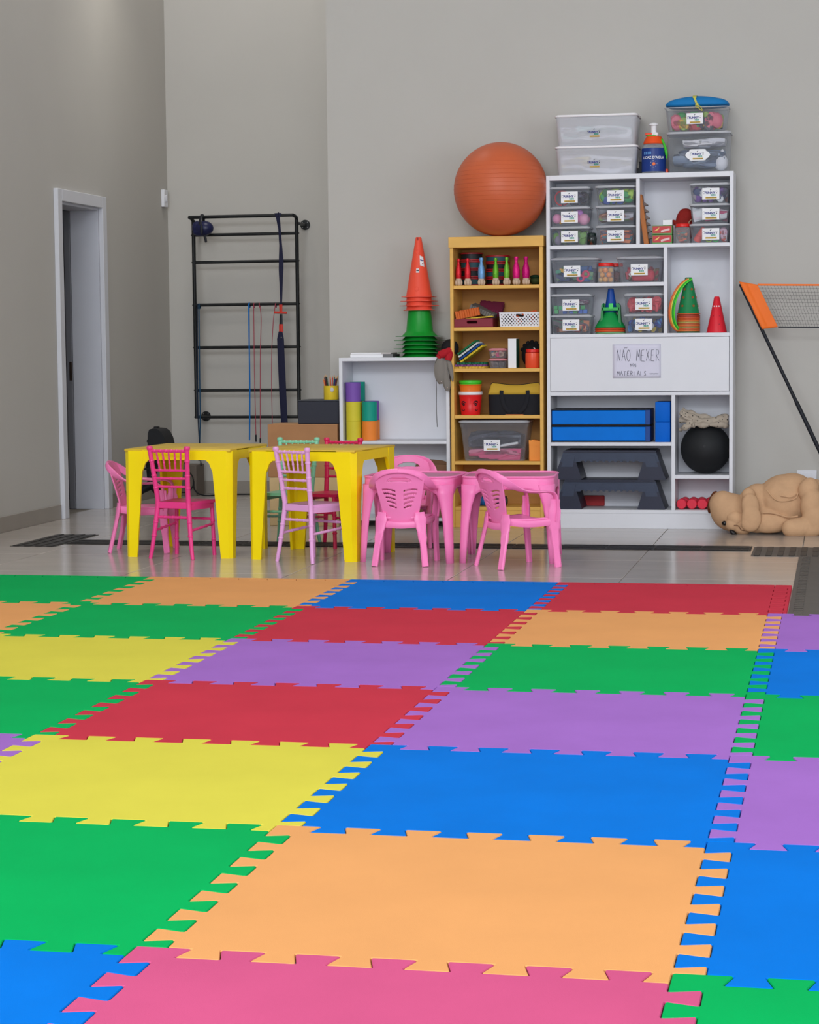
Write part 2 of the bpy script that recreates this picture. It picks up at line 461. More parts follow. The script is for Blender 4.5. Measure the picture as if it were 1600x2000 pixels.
# ------------------------------------------------------------------ foam puzzle mats
MH, TN, DV, TH = 0.030, 7, 0.0085, 0.015      # tooth half depth, teeth per side, dovetail flare, thickness
def curve_h(x0, y):      # horizontal joint, left to right: the nearer tile's teeth reach up
    pts = [(x0-MH, y+MH)]
    for k in range(TN):
        a = x0+k/TN; m_ = x0+(k+0.5)/TN; e = x0+(k+1)/TN
        pts += [(m_+DV, y+MH), (m_-DV, y-MH)]
        if k < TN-1: pts += [(e+DV, y-MH), (e-DV, y+MH)]
    pts.append((x0+1-MH, y-MH))
    return pts
def curve_v(x, y0):      # vertical joint, far to near: the right-hand tile's teeth reach left
    pts = [(x-MH, y0+MH)]
    for k in range(TN):
        m_ = y0-(k+0.5)/TN; e = y0-(k+1)/TN
        pts += [(x-MH, m_-DV), (x+MH, m_+DV)]
        if k < TN-1: pts += [(x+MH, e-DV), (x-MH, e+DV)]
    pts.append((x+MH, y0-1+MH))
    return pts
def inset(poly, d):
    n = len(poly); out = []
    A = sum(poly[i][0]*poly[(i+1) % n][1]-poly[(i+1) % n][0]*poly[i][1] for i in range(n))
    sg = 1 if A > 0 else -1
    for i in range(n):
        p0 = Vector(poly[i-1]); p1 = Vector(poly[i]); p2 = Vector(poly[(i+1) % n])
        e1 = (p1-p0).normalized(); e2 = (p2-p1).normalized()
        n1 = Vector((-e1.y, e1.x))*sg; n2 = Vector((-e2.y, e2.x))*sg
        nn = n1+n2; L = max(0.35, 1+n1.dot(n2))
        q = p1+nn*(d/L)
        out.append((q.x, q.y))
    return out
def clean(poly):
    out = []
    for p in poly:
        if not out or (Vector(p)-Vector(out[-1])).length > 1e-5: out.append(p)
    if (Vector(out[0])-Vector(out[-1])).length < 1e-5: out.pop()
    return out
def rounded(poly, r=0.0065):
    n = len(poly); out = []
    for i in range(n):
        p0 = Vector(poly[i-1]); p1 = Vector(poly[i]); p2 = Vector(poly[(i+1) % n])
        d = min(r, 0.3*(p1-p0).length, 0.3*(p2-p1).length)
        a = p1+(p0-p1).normalized()*d; c = p1+(p2-p1).normalized()*d; m = (a+c)*0.25+p1*0.5
        out += [tuple(a), tuple(m), tuple(c)]
    return out
def mat_poly(i, j):
    x, y = i, -j
    top = curve_h(x, y); rgt = curve_v(x+1, y)[1:]; bot = curve_h(x, y-1)[1:]; lft = curve_v(x, y)[1:]
    return clean(top + rgt + [(x+1-MH, y-1+MH)] + bot[::-1] + lft[::-1])
def foam_obj(name, poly, col, base_xy, label, cat='foam mat', group='interlocking foam floor mats', th=TH):
    q = inset(rounded([(px-base_xy[0], py-base_xy[1]) for px, py in poly]), 0.0011)
    bm = bmesh.new()
    v0 = [bm.verts.new((x, y, 0.0)) for x, y in q]; v1 = [bm.verts.new((x, y, th-0.002)) for x, y in q]
    q2 = inset(q, 0.0016); v2 = [bm.verts.new((x, y, th)) for x, y in q2]
    n = len(q)
    for i in range(n):
        k = (i+1) % n
        bm.faces.new((v0[i], v0[k], v1[k], v1[i])); bm.faces.new((v1[i], v1[k], v2[k], v2[i]))
    fb = bm.faces.new(v0[::-1]); f = bm.faces.new(v2); bm.normal_update()
    bmesh.ops.triangulate(bm, faces=[f, fb], quad_method='BEAUTY', ngon_method='EAR_CLIP')
    e = B(); e.bm.free(); e.bm = bm
    o = e.done(name, FOAM[col], smooth=0, loc=(base_xy[0], base_xy[1], 0.0))
    return tag(o, label, cat, group)
RANK = ['farthest', 'second', 'third', 'fourth', 'fifth', 'sixth', 'nearest']
GRID = {
 (-1, 0): ('green', 'green foam puzzle mat at the far left corner of the mat floor'),
 (0, 0): ('orange', 'orange foam puzzle mat in the farthest row, nearest the yellow tables'),
 (1, 0): ('blue', 'blue foam puzzle mat in the farthest row, between orange and red mats'),
 (2, 0): ('red', 'red foam puzzle mat in the farthest row, at the right corner'),
 (-1, 1): ('orange', 'orange foam puzzle mat cut by the left picture edge, second row from the tables'),
 (0, 1): ('green', 'whole green foam puzzle mat left of the red one, second row from the tables'),
 (1, 1): ('red', 'red foam puzzle mat between green and orange mats, second row from the tables'),
 (2, 1): ('orange', 'orange foam puzzle mat right of a red mat, second row from the tables'),
 (3, 1): ('purple', 'purple foam puzzle mat touching the black tactile floor at the right'),
 (0, 2): ('yellow', 'yellow foam puzzle mat at the left picture edge, third row from the tables'),
 (1, 2): ('purple', 'purple foam puzzle mat between yellow and green mats, third row from the tables'),
 (2, 2): ('green', 'green foam puzzle mat right of a purple one, third row from the tables'),
 (3, 2): ('blue', 'blue foam puzzle mat at the right edge, third row from the tables'),
 (0, 3): ('green', 'green foam puzzle mat at the left edge beside a red mat, fourth row'),
 (1, 3): ('red', 'red foam puzzle mat in the middle of the floor between green and purple'),
 (2, 3): ('purple', 'large purple foam puzzle mat right of the middle red mat, fourth row'),
 (3, 3): ('green', 'green foam puzzle mat at the right edge beside the large purple mat'),
 (0, 4): ('purple', 'purple foam puzzle mat showing only a corner at the left picture edge'),
 (1, 4): ('yellow', 'large yellow foam puzzle mat left of the central blue mat'),
 (2, 4): ('blue', 'large blue foam puzzle mat in the centre, right of the yellow one'),
 (3, 4): ('purple', 'purple foam puzzle mat at the right edge beside the central blue mat'),
 (1, 5): ('green', 'large green foam puzzle mat at the lower left beside the big orange mat'),
 (2, 5): ('orange', 'large orange foam puzzle mat in the foreground, the nearest orange one'),
 (3, 5): ('blue', 'blue foam puzzle mat at the lower right beside the big orange mat'),
 (1, 6): ('blue', 'blue foam puzzle mat in the bottom left corner'),
 (2, 6): ('pink', 'pink foam puzzle mat at the bottom, the only pink one'),
 (3, 6): ('green', 'green foam puzzle mat in the bottom right corner'),
}
for (i, j), (c, lab) in GRID.items():
    foam_obj('foam_mat', mat_poly(i, j), c, (i+0.5, -j-0.5), lab)
EDGE = 0.047
for i, c in ((-1, 'green'), (0, 'orange'), (1, 'blue'), (2, 'red')):
    bot = curve_h(i, 0)
    if i == -1: bot[0] = (i-MH, MH)
    poly = clean(bot + [(i+1-MH, EDGE), (i-MH, EDGE)])
    poly = clean([(i-MH, EDGE)] + [p for p in bot] + [(i+1-MH, EDGE)])
    foam_obj('mat_border', poly, c, (i+0.5, 0.0), '%s foam edging strip along the far side of the %s mat' % (c, c), 'mat edging', 'straight foam edging strips')
lft = curve_v(3, 0)
poly = clean([(3-MH, EDGE)] + lft[0:-1] + [(3+MH, -1+MH), (3+EDGE, -1+MH), (3+EDGE, EDGE)])
foam_obj('mat_border', poly, 'red', (3.0, -0.5), 'red foam edging strip on the right side of the red corner mat', 'mat edging', 'straight foam edging strips')

# ------------------------------------------------------------------ bookcases
def board(parent, x0, x1, y0, y1, z0, z1, name, m, bev=0.0012):
    b = B(); b.bb(x0, x1, y0, y1, z0, z1, bev); return b.done(name, m, parent, smooth=0)
WX0, WX1, WY0, WY1 = 1.505, 2.628, 3.05, 3.361
wc = thing('white_bookcase', 'tall white bookcase with open compartments and a closed middle flap', 'bookcase', (0, 0, 0))
T = 0.022
WZ = dict(b2=1.717, b3=1.489, b4=1.182, b5=0.831, b6=0.525, rb=0.327, b7=0.114)
board(wc, WX0, WX0+T, WY0, WY1, 0, 2.138, 'side_panel', WHITEB)
board(wc, WX1-T, WX1, WY0, WY1, 0, 2.138, 'side_panel', WHITEB)
board(wc, WX0+T, WX1-T, WY0, WY1, 2.108, 2.138, 'top_board', WHITEB)
board(wc, WX0+T, WX1-T, WY1-0.008, WY1, 0.09, 2.108, 'back_panel', WHITEB)
for k in ('b2', 'b4', 'b5', 'b7'): board(wc, WX0+T, WX1-T, WY0+0.002, WY1-0.008, WZ[k]-T, WZ[k], 'shelf', WHITEB)
DV1, DV2, DV3 = 2.06, 2.225, 2.271
board(wc, DV1-T/2, DV1+T/2, WY0+0.002, WY1-0.008, WZ['b2'], 2.108, 'divider', WHITEB)
board(wc, DV2-T/2, DV2+T/2, WY0+0.002, WY1-0.008, WZ['b4'], WZ['b2']-T, 'divider', WHITEB)
board(wc, DV3-T/2, DV3+T/2, WY0+0.002, WY1-0.008, WZ['b7'], WZ['b5']-T, 'divider', WHITEB)
board(wc, WX0+T, DV2-T/2, WY0+0.002, WY1-0.008, WZ['b3']-T, WZ['b3'], 'shelf', WHITEB)
board(wc, WX0+T, DV3-T/2, WY0+0.002, WY1-0.008, WZ['b6']-T, WZ['b6'], 'shelf', WHITEB)
board(wc, DV3+T/2, WX1-T, WY0+0.002, WY1-0.008, WZ['rb']-T, WZ['rb'], 'shelf', WHITEB)
board(wc, WX0+T+0.002, WX1-T-0.002, WY0-0.004, WY0+0.012, WZ['b5']+0.003, WZ['b4']-T-0.002, 'flap_door', WHITEB)
board(wc, WX0+T, WX1-T, WY0+0.004, WY0+0.02, 0.0, WZ['b7']-T, 'plinth', WHITEB)

YX0, YX1, YY0, YY1 = 0.905, 1.490, 3.04, 3.355
yc = thing('yellow_bookcase', 'narrow yellow wooden bookcase with six open shelves', 'bookcase', (0, 0, 0))
YZ = [1.485, 1.229, 0.978, 0.692, 0.409, 0.127]
TY = 0.026
board(yc, YX0+0.006, YX0+0.006+TY*0.8, YY0, YY1, 0, 1.715, 'side_panel', OAK)
board(yc, YX1-0.006-TY*0.8, YX1-0.006, YY0, YY1, 0, 1.715, 'side_panel', OAK)
board(yc, YX0, YX1, YY0-0.012, YY1, 1.715, 1.780, 'top_header', OAK, 0.002)
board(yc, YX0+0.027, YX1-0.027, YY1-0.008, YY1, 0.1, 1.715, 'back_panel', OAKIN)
for z in YZ: board(yc, YX0+0.027, YX1-0.027, YY0+0.003, YY1-0.008, z-0.021, z, 'shelf', OAK)
board(yc, YX0+0.027, YX1-0.027, YY0+0.006, YY0+0.024, 0, YZ[5]-0.021, 'plinth', OAK)

LX0, LX1, LY0, LY1 = 0.200, 0.899, 3.06, 3.36
lc = thing('low_white_shelf', 'low white open shelf unit left of the yellow bookcase', 'shelf unit', (0, 0, 0))
LZ = [0.534, 0.055]
board(lc, LX0, LX0+T, LY0, LY1, 0, 1.05, 'side_panel', WHITEB)
board(lc, LX1-T, LX1, LY0, LY1, 0, 1.05, 'side_panel', WHITEB)
board(lc, LX0+T, LX1-T, LY0, LY1, 1.05-T, 1.05, 'top_board', WHITEB)
for z in LZ: board(lc, LX0+T, LX1-T, LY0+0.002, LY1-0.008, z-0.02, z, 'shelf', WHITEB)
board(lc, LX0+T, LX1-T, LY1-0.008, LY1, 0.03, 1.05-T, 'back_panel', WHITEB)

# ------------------------------------------------------------------ yellow plastic tables
YEL = mat('yellow_plastic', (255, 224, 0), 0.34, var=0.03, vscale=5)
YELTOP = mat('yellow_plastic_worn', (214, 178, 52), 0.4, var=0.12, vscale=7)
def make_yellow_table():
    S, H, AP = 0.31, 0.585, 0.055
    t = thing('plastic_table', '', 'table')
    b = B(); b.box((0, 0, H-0.008), (2*S-0.012, 2*S-0.012, 0.016), 0.006, seg=2); top = b.done('table_top', YELTOP, t)
    # apron with arched lower edge on each side, hanging between the legs
    for k in range(4):
        a = k*math.pi/2
        pts = []
        n = 22
        for q in range(n+1):
            x = -0.20+0.40*q/n
            e = abs(x)/0.20
            drop = AP + (0.062*max(0, (e-0.78)/0.22)**2.4)
            pts.append((x, -drop))
        poly = [(-0.20, -0.002)] + [(x, z) for x, z in pts] + [(0.20, -0.002)]
        M = Matrix.Rotation(a, 4, 'Z') @ Matrix.Translation((0, -S+0.014, H-0.004)) @ Matrix.Rotation(math.pi/2, 4, 'X')
        b = B(); b.prism(poly, -0.008, 0.008, M); b.done('apron', YEL, t, smooth=30)
    for sx in (-1, 1):
        for sy in (-1, 1):
            b = B()
            # angle-section leg: two tapered flanges meeting at a chamfered outer corner
            prof = []
            for f, z in ((0, 0.0), (1, H-0.01)):
                w = 0.062 + 0.052*f; th = 0.014; cxy = S - 0.004 - 0.004*(1-f)
                ch = 0.016 + 0.012*f
                prof.append([(cxy-w, cxy), (cxy-ch, cxy), (cxy, cxy-ch), (cxy, cxy-w), (cxy-th, cxy-w), (cxy-th, cxy-ch-0.006), (cxy-ch-0.006, cxy-th), (cxy-w, cxy-th)])
            vs = [(x*sx, y*sy, 0.0) for x, y in prof[0]] + [(x*sx, y*sy, H-0.01) for x, y in prof[1]]
            n = 8
            fs = [tuple(range(n))[::-1], tuple(range(n, 2*n))] + [(i, (i+1) % n, n+(i+1) % n, n+i) for i in range(n)]
            b._add(vs, fs); b.done('leg', YEL, t, smooth=25)
    return t
yt = make_yellow_table()
yt['label'] = 'yellow plastic table on the left, hot pink chair before it'; yt['group'] = 'square yellow plastic tables'
yt.location = (-0.20, 1.375, 0); yt.rotation_euler = (0, 0, math.radians(-3.5))
yt2 = dup(yt, 'yellow plastic table on the right, lilac chair before it', (0.532, 1.29, 0), math.radians(-8.5))

# ------------------------------------------------------------------ pink plastic tables
PNK = mat('pink_plastic', (252, 134, 194), 0.3, var=0.025, vscale=5)
PNKD = mat('pink_table_top', (196, 120, 160), 0.38, var=0.10, vscale=9)
def rsq(s, r, n=5):
    out = []
    for cx, cy, a0 in ((s-r, s-r, 0), (-s+r, s-r, 90), (-s+r, -s+r, 180), (s-r, -s+r, 270)):
        for k in range(n+1):
            a = math.radians(a0+90*k/n); out.append((cx+r*math.cos(a), cy+r*math.sin(a)))
    return out
def make_pink_table():
    S, H = 0.240, 0.447
    t = thing('childs_table', '', 'table')
    # moulded skirt: rounded-square shell, arched between the legs
    def shell(u, v):
        n = 96
        k = u*4
        o = rsq_pt(u, S - 0.004 + 0.003*v, 0.085)
        side = k % 1.0
        e = abs(side-0.5)*2
        d = 0.062 + 0.075*max(0, (e-0.40)/0.60)**2
        return (o[0], o[1], H - 0.004 - d*v)
    b = B(); b.grid(shell, 96, 5); bmesh.ops.remove_doubles(b.bm, verts=b.bm.verts[:], dist=0.0003)
    b.done('skirt', PNK, t, solid=0.006)
    b = B(); b.prism(rsq(S-0.008, 0.08), H-0.012, H-0.006); b.done('table_top', PNKD, t, smooth=30)
    b = B(); b.tube([(x, y, H-0.004) for x, y in rsq(S-0.003, 0.083, 7)], 0.006, 8, closed=True); b.done('rim', PNK, t)
    for q in range(4):
        b = B()
        M = Matrix.Rotation(q*math.pi/2, 4, 'Z')
        vs = []; fs = []; n = 9; lev = [(0.0, 0.034, 0.338), (0.10, 0.040, 0.332), (0.22, 0.048, 0.324), (0.30, 0.060, 0.315), (0.355, 0.082, 0.310), (0.405, 0.098, 0.306)]
        for z, w, off in lev:
            # curved (gutter shaped) leg section around the corner diagonal
            c = off
            for i in range(n):
                a = math.radians(-70+140*i/(n-1))
                vs.append(((c-w*0.55)*math.cos(math.pi/4) + w*0.62*math.cos(math.pi/4+a), (c-w*0.55)*math.sin(math.pi/4) + w*0.62*math.sin(math.pi/4+a), z))
        for r in range(len(lev)-1):
            for i in range(n-1): fs.append((r*n+i, r*n+i+1, (r+1)*n+i+1, (r+1)*n+i))
        b._add(vs, fs, M); b.done('leg', PNK, t, solid=0.010, offs=0.0)
    return t
def rsq_pt(u, s, r):
    """point at parameter u (0..1) on a rounded square, corners at multiples of a quarter"""
    k = (u*4) % 4.0; side = int(k); f = k-side
    st = 2*(s-r); ar = math.pi*r/2; L = st+ar; d = f*L
    if d < ar/2: a = math.radians(45)+d/r; p = (s-r+r*math.cos(a), s-r+r*math.sin(a))
    elif d < ar/2+st: p = (s-r-(d-ar/2), s)
    else: a = math.radians(90)+(d-ar/2-st)/r; p = (-(s-r)+r*math.cos(a), s-r+r*math.sin(a))
    for _ in range(side): p = (-p[1], p[0])
    return p
pt = make_pink_table(); pt['label'] = 'pink plastic childs table beside the yellow table, behind the pink armchair'; pt['group'] = 'pink plastic childs tables'
pt.location = (1.065, 1.20, 0); pt.rotation_euler = (0, 0, math.radians(-3))
dup(pt, 'pink plastic childs table in front of the yellow bookcase, right of the other', (1.565, 1.225, 0), math.radians(4))

# ------------------------------------------------------------------ pink plastic armchairs
def make_armchair():
    c = thing('childs_armchair', '', 'chair')
    HS, HB = 0.245, 0.495
    def back(u, v):
        # v 0 at the seat, 1 at the top; u across
        w = 0.088 + 0.056*v**0.9
        x = (u-0.5)*2
        top = HB - 0.050*abs(x)**2.4
        z = HS-0.03 + (top-HS+0.03)*v
        y = -0.115 - 0.075*v**1.1 + 0.032*x*x*(0.5+0.6*v)
        return (x*w, y, z)
    def hole(u, v):
        x = (u-0.5)*2
        if (x/0.52)**2 + ((v-0.83)/0.045)**2 < 1: return True
        for k in range(5):
            v0 = 0.30+k*0.078
            vv = v - (v0 + 0.16*(abs(x)-0.2))
            if 0.20 < abs(x) < (0.60+0.045*k) and abs(vv) < 0.0155: return True
        return False
    b = B(); b.grid(back, 64, 72, hole); b.done('backrest', PNK, c, solid=0.008)
    def seat(u, v):
        x = (u-0.5)*2; w = 0.118+0.034*v
        y = -0.12+0.265*v
        z = HS - 0.012*math.sin(math.pi*v)*(1-0.5*x*x) + 0.006*x*x - 0.014*max(0, v-0.85)/0.15
        return (x*w, y, z)
    b = B(); b.grid(seat, 16, 16); b.done('seat', PNK, c, solid=0.012)
    for s in (-1, 1):
        path = spline([(0.0, -0.197, HB-0.004), (s*0.07, -0.190, HB-0.010), (s*0.128, -0.165, HB-0.032), (s*0.162, -0.110, HB-0.072),
                       (s*0.174, -0.045, HB-0.100), (s*0.177, 0.04, HB-0.110), (s*0.175, 0.105, HB-0.110), (s*0.170, 0.145, HB-0.128), (s*0.166, 0.156, HB-0.175), (s*0.158, 0.152, HS-0.01)], 5)
        k = len(path)
        sides = []
        for i in range(k):
            f = i/(k-1)
            sides.append(Vector((0, 0.35, 1)) if f < 0.2 else (Vector((0, 0.2, 1)).lerp(Vector((s, 0, 0.15)), min(1, (f-0.2)/0.25))))
        b = B(); b.sweep(path, [0.024+0.018*min(1, max(0, (i/k-0.08)/0.22)) for i in range(k)], 0.011, sides); b.done('armrest', PNK, c)
        b = B(); b.sweep(spline([(s*0.168, 0.150, HB-0.15), (s*0.160, 0.148, HS), (s*0.158, 0.152, HS-0.08), (s*0.163, 0.168, 0.0)], 5),
                         [0.05]*3+[0.066]*3+[0.058]*3+[0.048]*3+[0.038]*4, [0.014]*3+[0.02]*4+[0.022]*9, (s*0.45, 1, 0)); b.done('leg', PNK, c)
        b = B(); b.sweep(spline([(s*0.108, -0.118, HS+0.03), (s*0.114, -0.122, HS-0.03), (s*0.130, -0.140, 0.12), (s*0.146, -0.168, 0.0)], 5),
                         [0.055]*3+[0.070]*2+[0.060]*2+[0.050]*3+[0.038]*6, [0.012]*3+[0.02]*13, (1, s*0.35, 0)); b.done('leg', PNK, c)
        b = B(); b.sweep(spline([(s*0.118, -0.11, HS-0.008), (s*0.138, 0.0, HS-0.022), (s*0.155, 0.14, HS-0.016)], 5), 0.034, 0.012, (0, 0, 1)); b.done('seat_rail', PNK, c)
    b = B(); b.sweep(spline([(-0.112, -0.118, HS-0.03), (0, -0.132, HS-0.036), (0.112, -0.118, HS-0.03)], 5), 0.034, 0.012, (0, 0, 1)); b.done('back_rail', PNK, c)
    return c
ac = make_armchair(); ac.scale = (0.90, 0.96, 1.0); ac['group'] = 'pink plastic childs armchairs'
ac['label'] = 'pink plastic armchair seen squarely from behind, slotted back, beside the yellow table'
ac.location = (1.052, 0.925, 0); ac.rotation_euler = (0, 0, math.radians(3))
dup(ac, 'pink plastic armchair turned sideways, right of the others by the bookcases', (1.645, 0.86, 0), math.radians(-52))
dup(ac, 'pink plastic armchair half hidden behind the left leg of the left yellow table', (-0.545, 1.44, 0), math.radians(-82))
dup(ac, 'pink plastic armchair at the far side of the pink table, only its rounded back showing', (0.868, 1.86, 0), math.radians(186))

# ------------------------------------------------------------------ small ballroom chairs with spindle backs
HOTP = mat('hot_pink_lacquer', (236, 62, 138), 0.3, var=0.02)
LILA = mat('lilac_lacquer', (232, 168, 222), 0.32, var=0.02)
MINT = mat('mint_lacquer', (140, 214, 178), 0.32, var=0.02)
CERI = mat('cerise_lacquer', (222, 36, 92), 0.32, var=0.02)
def bamboo(b, p0, p1, r, rings, n=8):
    p0 = Vector(p0); p1 = Vector(p1); pts = []; rs = []
    b.tube([p0, p1], r, n)
    for f in rings:
        q = p0.lerp(p1, f); d = (p1-p0).normalized()
        b.tube([q-d*0.006, q-d*0.002, q+d*0.002, q+d*0.006], [r*1.02, r*1.28, r*1.28, r*1.02], n, cap=False)
def make_chiavari(m):
    c = thing('spindle_chair', '', 'chair')
    def post(z):      # rear post: splayed foot, waist at the seat, flared top
        if z < 0.285: f = z/0.285; return (0.1235-0.035*f**0.8, -0.135+0.03*f)
        f = (z-0.285)/0.295; return (0.0885+0.0215*f**1.3, -0.105-0.045*f)
    for s in (-1, 1):
        zs = [0, 0.05, 0.10, 0.16, 0.22, 0.27, 0.30, 0.36, 0.42, 0.48, 0.54, 0.565]
        pts = [(s*post(z)[0], post(z)[1], z) for z in zs]
        b = B(); b.tube(pts, [0.0095, 0.0105, 0.011, 0.012, 0.0125, 0.013, 0.013, 0.0125, 0.0125, 0.012, 0.012, 0.012], 12)
        for z in (0.115, 0.185, 0.36, 0.425, 0.50):
            x, y = post(z); x1, y1 = post(z+0.008)
            b.tube([(s*x, y, z-0.001), (s*x, y, z+0.002), (s*x1, y1, z+0.006), (s*x1, y1, z+0.009)], [0.0125, 0.0145, 0.0145, 0.0125], 12, cap=False)
        x, y = post(0.565)
        b.lathe([(0.0115, 0), (0.0155, 0.006), (0.0165, 0.014), (0.014, 0.022), (0.0, 0.025)], 12, (s*x, y, 0.558))
        b.done('rear_post', m, c)
    def rail(z, r, rings, name):
        x, y = post(z)
        b = B(); bamboo(b, (-x, y, z), (x, y, z), r, rings); return b.done(name, m, c)
    rail(0.556, 0.0075, (0.12, 0.28, 0.43, 0.57, 0.72, 0.88), 'top_rail')
    for z in (0.456, 0.414, 0.371): rail(z, 0.0062, (0.2, 0.5, 0.8), 'back_rail')
    rail(0.214, 0.0068, (0.25, 0.5, 0.75), 'stretcher')
    for k in range(5):
        u = (k-2)/3.0
        xa, ya = post(0.556); xb, yb = post(0.456)
        b = B(); bamboo(b, (u*xa*0.98, ya, 0.552), (u*xb*0.92, yb, 0.458), 0.0048, (0.35, 0.62)); b.done('spindle', m, c)
    # seat
    poly = [(-0.088, -0.115), (0.088, -0.115), (0.098, -0.05), (0.122, 0.125), (0.112, 0.137), (-0.112, 0.137), (-0.122, 0.125), (-0.098, -0.05)]
    b = B(); b.prism(poly, 0.276, 0.292); b.done('seat', m, c, smooth=25)
    b = B(); b.bb(-0.086, 0.086, -0.116, -0.098, 0.258, 0.292, 0.003); b.done('seat_rail', m, c)
    for s in (-1, 1):
        b = B(); bamboo(b, (s*0.104, 0.118, 0.277), (s*0.112, 0.124, 0.0), 0.0105, (0.35, 0.7)); b.done('front_leg', m, c)
        x, y = post(0.16)
        b = B(); bamboo(b, (s*x, y, 0.145), (s*0.109, 0.120, 0.165), 0.0068, (0.3, 0.5, 0.7, 0.9)); b.done('stretcher', m, c)
        b = B(); b.prism([(0, 0), (0.225, 0), (0.225, 0.022), (0.15, 0.028), (0.0, 0.028)], -0.004, 0.004,
                         Matrix.Translation((s*0.095, -0.105, 0.25)) @ Matrix.Rotation(math.radians(90-s*4), 4, 'Z') @ Matrix.Rotation(math.pi/2, 4, 'X'))
        b.done('seat_side', m, c)
    b = B(); bamboo(b, (-0.108, 0.122, 0.19), (0.108, 0.122, 0.19), 0.0068, (0.25, 0.5, 0.75)); b.done('stretcher', m, c)
    return c
ch = make_chiavari(HOTP); ch.scale = (1.04, 1.04, 1.04); ch['group'] = 'small spindle-back ballroom chairs'
ch['label'] = 'hot pink spindle-back chair in front of the left yellow table'
ch.location = (-0.208, 1.135, 0); ch.rotation_euler = (0, 0, math.radians(-11))
dup(ch, 'pale lilac spindle-back chair in front of the right yellow table', (0.540, 1.015, 0), math.radians(-29), (HOTP, LILA))
dup(ch, 'mint green spindle-back chair behind the right yellow table', (0.197, 1.85, 0), math.radians(175), (HOTP, MINT))
dup(ch, 'cerise red spindle-back chair behind the right yellow table, right of the mint one', (0.440, 1.80, 0), math.radians(161), (HOTP, CERI))
# ------------------------------------------------------------------ small shared makers
def prop(name, label, cat, x, y, z, group=None, rotz=0.0): return thing(name, label, cat, (x, y, z), rotz, group)
def colmat(rgb, rough=0.45, **k): return mat('paint_%02x%02x%02x_%d' % (rgb[0], rgb[1], rgb[2], int(rough*100)), rgb, rough, **k)
BOXC = clear('clear_polypropylene', (206, 208, 216), 0.07, 0.18)
BOXW = clear('milky_polypropylene', (240, 240, 246), 0.34, 0.3)
LIDC = clear('clear_lid', (222, 223, 230), 0.50, 0.2)
CARD = mat('sticker_paper', (236, 236, 240), 0.5)
INKB = mat('ink_navy', (40, 48, 128), 0.5); INKG = mat('ink_teal', (0, 142, 120), 0.5); INKY = mat('ink_ochre', (206, 168, 48), 0.5); INKD = mat('ink_dark', (46, 48, 66), 0.5)
STK = {}
def sticker(parent, x, y, z, w=0.102, card=True, s=1.0):
    """printed FUNNY KIDS sticker: card, two words, ochre band and small line drawings"""
    def inst(key, make, par, loc):
        if key not in STK:
            o = make(); STK[key] = o.data; o.parent = par; o.location = loc
        else:
            o = bpy.data.objects.new(key, STK[key]); COL.objects.link(o); o.parent = par; o.location = loc
        o.scale = (s, s, s); return o
    def mk_card():
        b = B(); b.box((0, 0, 0), (0.102, 0.0012, 0.068), 0.0003); return b.done('sticker', CARD, smooth=0)
    def mk_blank():
        b = B(); b.box((0, 0, 0), (0.05, 0.0004, 0.001)); return b.done('sticker', CARD, smooth=0)
    c = inst('sticker' if card else 'printed_logo', mk_card if card else mk_blank, parent, (x, y, z))
    def mk_band():
        b = B(); b.box((0, 0, 0), (0.066, 0.0006, 0.0095), 0.0002); return b.done('band', INKY, smooth=0)
    o = inst('band', mk_band, c, (0.002, -0.0010, -0.0235)); o.scale = (1, 1, 1)
    def mk_marks():
        b = B()
        b.tube(arc((-0.040, 0, 0.008), 0.006, 20, 200, 7), 0.0012, 5); b.sph((-0.044, 0, 0.0), 0.0022, 8, 6)
        b.tube(arc((0.034, 0, 0.012), 0.0045, -20, 200, 7), 0.0007, 5); b.sph((0.034, 0, 0.004), 0.0034, 8, 6)
        b.tube([(-0.004, 0, 0.0205), (0.0, 0, 0.024), (0.004, 0, 0.027)], [0.0026, 0.002, 0.001], 5)
        return b.done('drawing', INKD)
    o = inst('drawing', mk_marks, c, (0, -0.0009, 0)); o.scale = (1, 0.3, 1)
    text_obj('lettering', 'FUNNY', 0.0185, INKB, c, (-0.006, -0.0009, 0.0045), bold=0.0008)
    text_obj('lettering', 'KIDS', 0.0135, INKG, c, (0.014, -0.0009, -0.0090), bold=0.0007)
    def mk_line():
        b = B()
        for i in range(12): b.box((-0.027+i*0.005, 0, 0), (0.0034, 0.0003, 0.0035 if i % 3 else 0.0022))
        return b.done('small_print', INKD, smooth=0)
    o = inst('small_print', mk_line, c, (0.001, -0.0015, -0.0235)); o.scale = (1, 1, 1)
    return c
def rrect(hx, hy, r, n=4):
    out = []
    for cx, cy, a0 in ((hx-r, hy-r, 0), (-hx+r, hy-r, 90), (-hx+r, -hy+r, 180), (hx-r, -hy+r, 270)):
        for k in range(n+1):
            a = math.radians(a0+90*k/n); out.append((cx+r*math.cos(a), cy+r*math.sin(a)))
    return out
